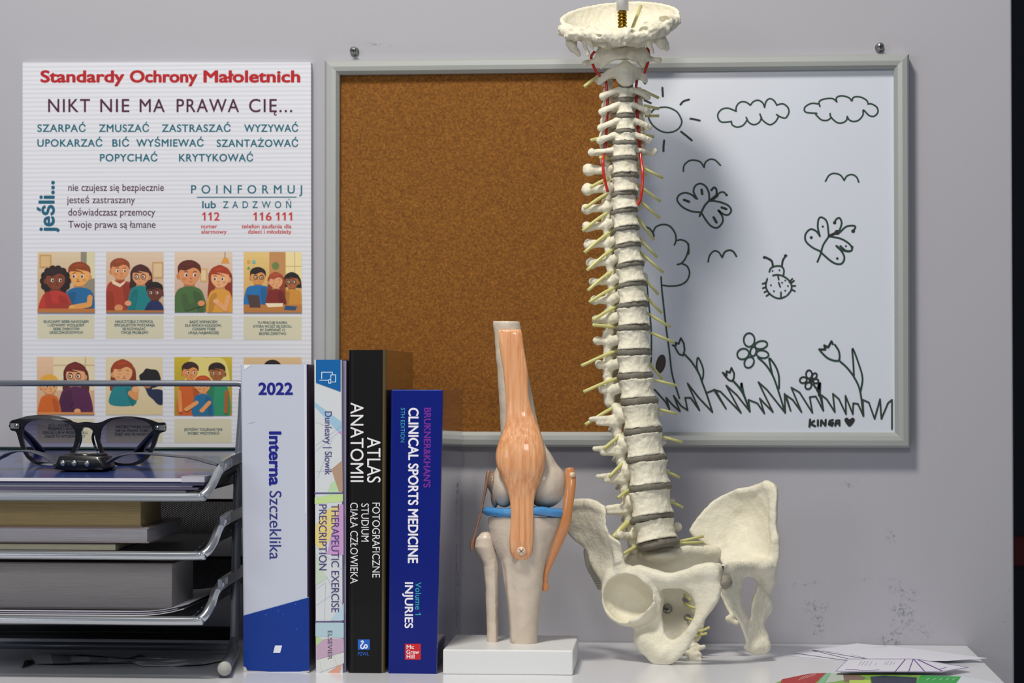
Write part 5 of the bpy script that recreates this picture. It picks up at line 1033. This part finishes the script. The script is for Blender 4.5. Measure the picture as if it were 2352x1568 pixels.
# occipital part of the skull
def skull(P):
    u, v, d = P[..., 0], P[..., 1], P[..., 2]
    cut = 42-(u-1422)*.075-d*.36
    o = ell_(P, (1421, 26, 8), (141, 88, 102)); inn = ell_(P, (1421, 22, 10), (132, 79, 93))
    sh = smax(smax(o, -inn, 4), cut-v, 4)
    ridge = chain(P, [(1291, 66, -8, 9), (1312, 78, -42, 13), (1345, 74, -66, 14), (1378, 82, -80, 13), (1404, 84, -88, 15), (1440, 82, -88, 15), (1466, 84, -78, 12), (1492, 72, -66, 15), (1520, 66, -46, 18), (1546, 52, -20, 13), (1556, 44, 8, 8)], 8)
    r = smin(sh, ridge, 8); r = smin(r, ell_(P, (1424, 85, -90), (33, 21, 12)), 4); r = smin(r, chain(P, [(1462, 80, -80, 12), (1498, 68, -68, 17), (1530, 54, -44, 18), (1552, 44, -6, 12)], 5), 5); r = smin(r, chain(P, [(1292, 70, -6, 12), (1318, 76, -46, 15), (1352, 78, -70, 14)], 5), 5)
    for p, q, ra, rb in (((1310, 98, -20), (1331, 126, -18), 13, 4), ((1344, 96, -52), (1351, 131, -50), 7, 2.2), ((1352, 92, -60), (1357, 108, -60), 6, 5), ((1388, 95, -60), (1384, 101, -58), 11, 8), ((1488, 92, -56), (1501, 125, -54), 9, 2.2), ((1515, 90, -30), (1520, 104, -26), 15, 10), ((1520, 96, -16), (1532, 112, -12), 14, 6), ((1452, 92, -70), (1451, 100, -70), 8, 4)): r = smin(r, cap_(P, p, q, ra, rb), 6)
    r = smin(r, ell_(P, (1400, 96, -20), (34, 14, 40)), 8); r = smin(r, ell_(P, (1455, 94, -18), (34, 14, 40)), 8)
    for c_, r_ in (((1376, 82, -96), (10, 3.5, 8)), ((1456, 72, -92), (9, 5, 8)), ((1478, 68, -86), (11, 9, 9)), ((1526, 44, -52), (16, 9, 12)), ((1407, 92, -99), (3, 2.5, 5))): r = smax(r, -ell_(P, c_, r_), 3)
    return r+wob(P, 4.2, .13, 9)*np.clip((20-d)/40, 0, 1)+wob(P, .8, .3, 10)
bone('skull_base', skull, (1270, -6, -112), (1574, 140, 118), 2.3, YS, BN, sp)
# support rod
c0 = px(1429, 65, YS-.018); c1 = px(1430, 25, YS-.018); c2 = px(1430, -60, YS-.018); mb = MB()
mb.tube([c1, c2], .0053, 0, 20); mb.build('hanging_rod', mat('white_rod', '#e4e4e2', .25, coat=.4), sp, 'white plastic rod')
mb = MB(); mb.tube([c0-[0, 0, .012], c1+[0, 0, .001]], .0032, 0, 16)
L_ = c1[2]-c0[2]+.008
for k in range(7): 
    z = c1[2]-.0016-k*.0030; mb.lathe([(.0032, -.0010), (.0040, -.0008), (.0041, 0), (.0040, .0008), (.0032, .0010)], (c0[0]+(c1[0]-c0[0])*k/7, c0[1], z), (0, 0, 1), 20)
mb.build('brass_spring', mat('dark_brass', '#a07a22', .25, metal=1), sp, 'ribbed brass spring')
def tube_px(name, pts, r, m, n=10, fl=1.0, label=None):
    R = np.array(pts, float); R = cr(R, 6) if len(R) > 2 else R; return MB().tube(px(R[:, 0], R[:, 1], YS+R[:, 2]*S), r*S, 0, n, flat=fl).build(name, m, sp, label)
tube_px('nerve', [(1472, 14, 60), (1452, 66, -10)], 4, NR)
for L in ([(1366, 118, 0), (1358, 130, 6), (1361, 145, 10), (1367, 160, 6), (1377, 174, -6)], [(1390, 172, 14), (1392, 188, 16), (1395, 222, 16), (1395, 257, 16), (1393, 292, 16), (1392, 320, 12), (1388, 352, 8), (1385, 370, -14), (1387, 402, -18), (1396, 441, -12)],
          [(1487, 103, 6), (1491, 130, 16), (1488, 145, 14), (1480, 168, 0)], [(1466, 172, 22), (1462, 190, 24), (1461, 214, 24), (1463, 255, 26), (1467, 292, 26), (1469, 328, 22), (1471, 355, 14), (1476, 395, -8), (1475, 430, -14), (1471, 457, -12), (1465, 471, -10)]):
    tube_px('artery', L, 3.4, AR, label='red artery tube')
NL = [(1376, 176, 1342, 199), (1392, 318, 1357, 322), (1400, 366, 1378, 362), (1395, 412, 1357, 430), (1400, 442, 1342, 479), (1402, 484, 1338, 530), (1406, 529, 1342, 580), (1412, 568, 1348, 621), (1413, 617, 1350, 667), (1416, 658, 1353, 694), (1416, 704, 1362, 735), (1414, 754, 1361, 746), (1416, 806, 1335, 840), (1418, 869, 1340, 900), (1424, 928, 1344, 975), (1431, 997, 1387, 1030), (1438, 1058, 1400, 1094), (1446, 1126, 1419, 1143), (1446, 1196, 1408, 1236), (1464, 1256, 1431, 1272)]
for k, (a, b, c, d) in enumerate(NL): tube_px('nerve', [(a+4, b-2, 26), ((a*.6+c*.4), (b*.6+d*.4)-2, 8), (c, d, -6)], 3.9 if k != 18 else 7, NR, label='pale yellow nerve root')
for a, b, c, d in [(1462, 161, 1483, 193), (1476, 207, 1513, 225), (1480, 242, 1513, 250), (1482, 266, 1513, 266), (1474, 308, 1502, 314), (1462, 378, 1523, 409), (1460, 420, 1517, 463), (1460, 452, 1515, 501), (1460, 494, 1502, 551), (1460, 540, 1510, 591), (1466, 575, 1523, 626), (1475, 632, 1512, 676), (1476, 672, 1520, 719), (1478, 714, 1540, 751), (1480, 758, 1548, 786), (1485, 825, 1521, 870), (1485, 868, 1555, 885), (1500, 936, 1555, 950), (1510, 1000, 1567, 1015), (1520, 1078, 1561, 1096), (1525, 1144, 1569, 1165), (1555, 1244, 1616, 1231), (1555, 1246, 1614, 1245)]:
    tube_px('nerve', [(a, b, 30), (c, d, 44)], 3.3, NR, label='pale yellow nerve root')
# sacrum and coccyx
def sacrum(P):
    d = sheet_(P, [(1428, 1288), (1450, 1271), (1515, 1261), (1600, 1257), (1646, 1264), (1650, 1300), (1632, 1370), (1618, 1430), (1606, 1470), (1572, 1488), (1522, 1478), (1490, 1420), (1452, 1340)],
               [(1436, 1290, 62), (1514, 1268, 40), (1640, 1268, 70), (1560, 1330, 72), (1500, 1370, 88), (1600, 1370, 88), (1560, 1410, 92), (1590, 1465, 78), (1480, 1320, 78)], 11)
    d = smin(d, ell_(P, (1514, 1276, 46), (54, 18, 40)), 12); d = smin(d, chain(P, [(1440, 1284, 60, 12), (1500, 1270, 40, 12), (1580, 1262, 46, 12), (1640, 1268, 66, 16)], 6), 12)
    for c_ in ((1573, 1376, 60), (1577, 1418, 60)): d = smax(d, -cap_(P, (c_[0], c_[1], 30), (c_[0]+4, c_[1], 140), 8, 8), 4)
    return d+wob(P, 1.2, .09, 11)
bone('sacrum', sacrum, (1405, 1240, -10), (1670, 1508, 124), 2.8, YS, BN, sp)
def cocc(P):
    d = ell_(P, (1592, 1484, 50), (16, 9, 14)); d = smin(d, chain(P, [(1580, 1500, 34, 8), (1600, 1492, 40, 7), (1616, 1484, 44, 5)]), 4); d = smin(d, ell_(P, (1596, 1504, 34), (17, 8, 12)), 4); d = smin(d, chain(P, [(1590, 1512, 26, 7), (1606, 1516, 28, 7)]), 4)
    return d+wob(P, 1.2, .2, 12)
bone('coccyx', cocc, (1560, 1466, 5), (1630, 1530, 76), 2.0, YS, BN, sp)
for L in ([(1572, 1384, 70), (1585, 1392, 50), (1598, 1396, 40)], [(1572, 1366, 70), (1578, 1372, 60), (1586, 1378, 50)], [(1576, 1418, 70), (1590, 1424, 52), (1600, 1430, 40)], [(1590, 1450, 70), (1612, 1448, 60), (1630, 1440, 56)], [(1590, 1462, 66), (1606, 1458, 60), (1624, 1454, 56)]): tube_px('nerve', L, 3.2, NR, label='pale yellow nerve root')
c = px(1532, 1399, YS+.024); sw = MB().lathe([(.0001, -.02), (.0012, -.02), (.0012, -.006), (.0042, -.006), (.0042, -.004), (.003, -.0035), (.003, -.001), (.0026, .0002), (.0001, .0012)], c, (-.1, -1, 0), 20).build('pelvis_screw', STEEL, sp, 'steel screw with washer')
mb = MB(); mb.box(c+[-.0017, -.0012, -.0003], c+[.0017, -.0002, .0003]); mb.box(c+[-.0003, -.0012, -.0017], c+[.0003, -.0002, .0017]); mb.build('cross_slot', DARKM, sw)
# viewer-left hip bone
def hipR(P):
    wing = sheet_(P, [(1296, 1152), (1320, 1147), (1352, 1146), (1378, 1155), (1392, 1171), (1394, 1205), (1402, 1228), (1426, 1250), (1431, 1285), (1437, 1305), (1428, 1332), (1398, 1346), (1380, 1332), (1356, 1295), (1344, 1263), (1310, 1231), (1294, 1195)],
                  [(1388, 1172, -62), (1352, 1153, -16), (1306, 1160, 40), (1306, 1222, 60), (1422, 1262, -60), (1424, 1318, -44), (1385, 1330, -8), (1346, 1262, 34), (1390, 1225, -50), (1365, 1240, 0)], 6.5, k=7)
    d = smin(wing, chain(P, [(1384, 1170, -58, 8), (1352, 1156, -16, 9), (1310, 1160, 36, 8)], 4), 8); d = smin(d, chain(P, [(1418, 1258, -58, 10), (1422, 1296, -54, 13)], 6), 12)
    low = sheet_(P, [(1395, 1318), (1433, 1302), (1465, 1303), (1497, 1313), (1530, 1319), (1570, 1312), (1600, 1301), (1625, 1292), (1643, 1294), (1653, 1307), (1656, 1352), (1652, 1374), (1639, 1396), (1622, 1419), (1604, 1449), (1588, 1477), (1571, 1501), (1556, 1517), (1530, 1528), (1502, 1525), (1482, 1506), (1464, 1488), (1454, 1466), (1452, 1440), (1420, 1415), (1395, 1385), (1384, 1350)],
                 [(1400, 1340, -20), (1440, 1310, -50), (1500, 1320, -76), (1560, 1318, -98), (1620, 1305, -112), (1645, 1350, -110), (1610, 1425, -96), (1570, 1485, -74), (1520, 1505, -56), (1470, 1460, -34), (1505, 1420, -40), (1430, 1390, -24)], 12,
                 hole=[(1530, 1352), (1556, 1351), (1574, 1357), (1590, 1370), (1597, 1397), (1589, 1426), (1571, 1450), (1555, 1465), (1540, 1467), (1528, 1451), (1521, 1420), (1517, 1385), (1518, 1360)], k=14)
    d = smin(d, low, 10)
    d = smin(d, ell_(P, (1445, 1345, -36), (60, 42, 40)), 18); d = smin(d, ell_(P, (1453, 1374, -40), (72, 66, 62)), 8)
    d = smin(d, chain(P, [(1470, 1312, -66, 14), (1540, 1332, -92, 11), (1600, 1314, -108, 13), (1638, 1312, -114, 16)], 8), 14); d = smin(d, chain(P, [(1486, 1465, -40, 26), (1520, 1502, -56, 24)], 8), 12)
    n = np.array((-.50, .06, -.86), np.float32); n /= np.linalg.norm(n); c = np.array((1452, 1371, -42), np.float32)
    pl = (P-c)@n-30; d = smax(d, np.where(np.linalg.norm(P-c, axis=-1) < 88, pl, -50), 5)
    d = smax(d, -ell_(P, tuple(c+n*16), (63, 56, 56)), 4)
    d = smin(d, chain(P, [(1474, 1322, -76, 7), (1490, 1334, -80, 7), (1506, 1354, -78, 7), (1514, 1378, -72, 6), (1512, 1396, -66, 6), (1496, 1404, -72, 6), (1476, 1416, -74, 6), (1452, 1426, -72, 5)], 3), 5)
    d = smin(d, chain(P, [(1650, 1300, -112, 9), (1652, 1345, -110, 9)]), 5)
    return d+wob(P, 1.5, .08, 20)
bone('hip_bone', hipR, (1292, 1135, -140), (1668, 1540, 108), 2.7, YS-.004, BN, sp)
bone('ribbed_joint_face', lambda P: tri_(P, (1350, 1296, 96), (1384, 1322, 82), (1378, 1350, 92), 6)+np.sin(P[..., 1]*1.1)*.9, (1335, 1280, 66), (1400, 1366, 112), 1.6, YS-.004, mat('shaded_bone', '#c9c6b8', .6), sp, 'ribbed joint face with its shading painted in grey')  # darker copy of the bone colour, shade behind the hip painted in
bone('sacral_wing', lambda P: sheet_(P, [(1340, 1262), (1362, 1270), (1392, 1330), (1372, 1330), (1350, 1312)], [(1340, 1262, 80), (1370, 1275, 84), (1390, 1330, 80), (1350, 1310, 96)], 5, k=5), (1325, 1250, 60), (1405, 1345, 115), 2.2, YS-.004, mat('shaded_bone'), sp, 'back edge of the pelvis with its shading painted in grey')  # same darkened bone, shading put into the colour
def hipL(P):
    wing = sheet_(P, [(1583, 1216), (1611, 1177), (1642, 1146), (1689, 1125), (1736, 1117), (1757, 1107), (1776, 1111), (1786, 1136), (1783, 1167), (1782, 1211), (1790, 1238), (1790, 1273), (1776, 1305), (1745, 1318), (1700, 1302), (1662, 1298), (1646, 1266), (1604, 1242)],
                  [(1590, 1220, 94), (1642, 1149, 108), (1700, 1127, 98), (1760, 1112, 56), (1778, 1150, 38), (1774, 1211, 44), (1786, 1250, 34), (1770, 1290, 44), (1715, 1290, 60), (1660, 1275, 78), (1740, 1180, 92), (1700, 1200, 112), (1720, 1245, 88)], 6, k=7)
    d = smin(wing, chain(P, [(1700, 1130, 96, 6), (1736, 1123, 78, 7), (1760, 1116, 56, 9), (1774, 1122, 44, 10), (1777, 1165, 38, 8), (1775, 1208, 40, 7), (1780, 1240, 32, 9), (1777, 1275, 38, 12)], 5), 10)
    low = sheet_(P, [(1654, 1302), (1678, 1292), (1720, 1294), (1778, 1296), (1773, 1330), (1768, 1352), (1777, 1391), (1757, 1432), (1767, 1463), (1768, 1481), (1757, 1499), (1736, 1503), (1708, 1488), (1713, 1475), (1702, 1440), (1688, 1416), (1669, 1386), (1655, 1350)],
                 [(1670, 1300, -90), (1660, 1350, -96), (1690, 1405, -56), (1715, 1450, -24), (1730, 1490, -4), (1760, 1485, 10), (1750, 1430, 26), (1768, 1380, 50), (1760, 1320, 50), (1720, 1300, -10)], 9,
                 hole=[(1712, 1326), (1738, 1332), (1737, 1352), (1729, 1372), (1724, 1400), (1722, 1422), (1713, 1404), (1706, 1380), (1703, 1352)], k=10)
    d = smin(d, low, 10)
    d = smin(d, ell_(P, (1742, 1302, 36), (42, 22, 38)), 14); d = smin(d, ell_(P, (1762, 1322, 52), (22, 34, 28)), 12)
    d = smin(d, chain(P, [(1735, 1302, 10, 14), (1700, 1304, -44, 11), (1676, 1306, -84, 13)], 8), 12)
    d = smin(d, chain(P, [(1736, 1486, 0, 17), (1752, 1482, 8, 17)]), 10)
    d = smin(d, chain(P, [(1692, 1410, 60, 9), (1674, 1420, 64, 8), (1692, 1430, 58, 6)], 4), 5); d = smin(d, chain(P, [(1640, 1290, 86, 8), (1655, 1350, 100, 8), (1684, 1415, 66, 7)]), 6)
    return d+wob(P, 1.5, .09, 21)
bone('hip_bone', hipL, (1570, 1098, -118), (1802, 1512, 128), 2.6, YS-.004, BN, sp)
bone('pubic_disc', lambda P: smin(ell_(P, (1665, 1336, -106), (18, 17, 18)), ell_(P, (1658, 1320, -98), (9, 26, 20)), 5)+wob(P, 1, .15, 30), (1640, 1288, -130), (1690, 1360, -74), 2.2, YS-.004, mat('brown_disc', '#8b8579', .6, bump=(400, .0006)), sp, 'grey-brown pubic disc')
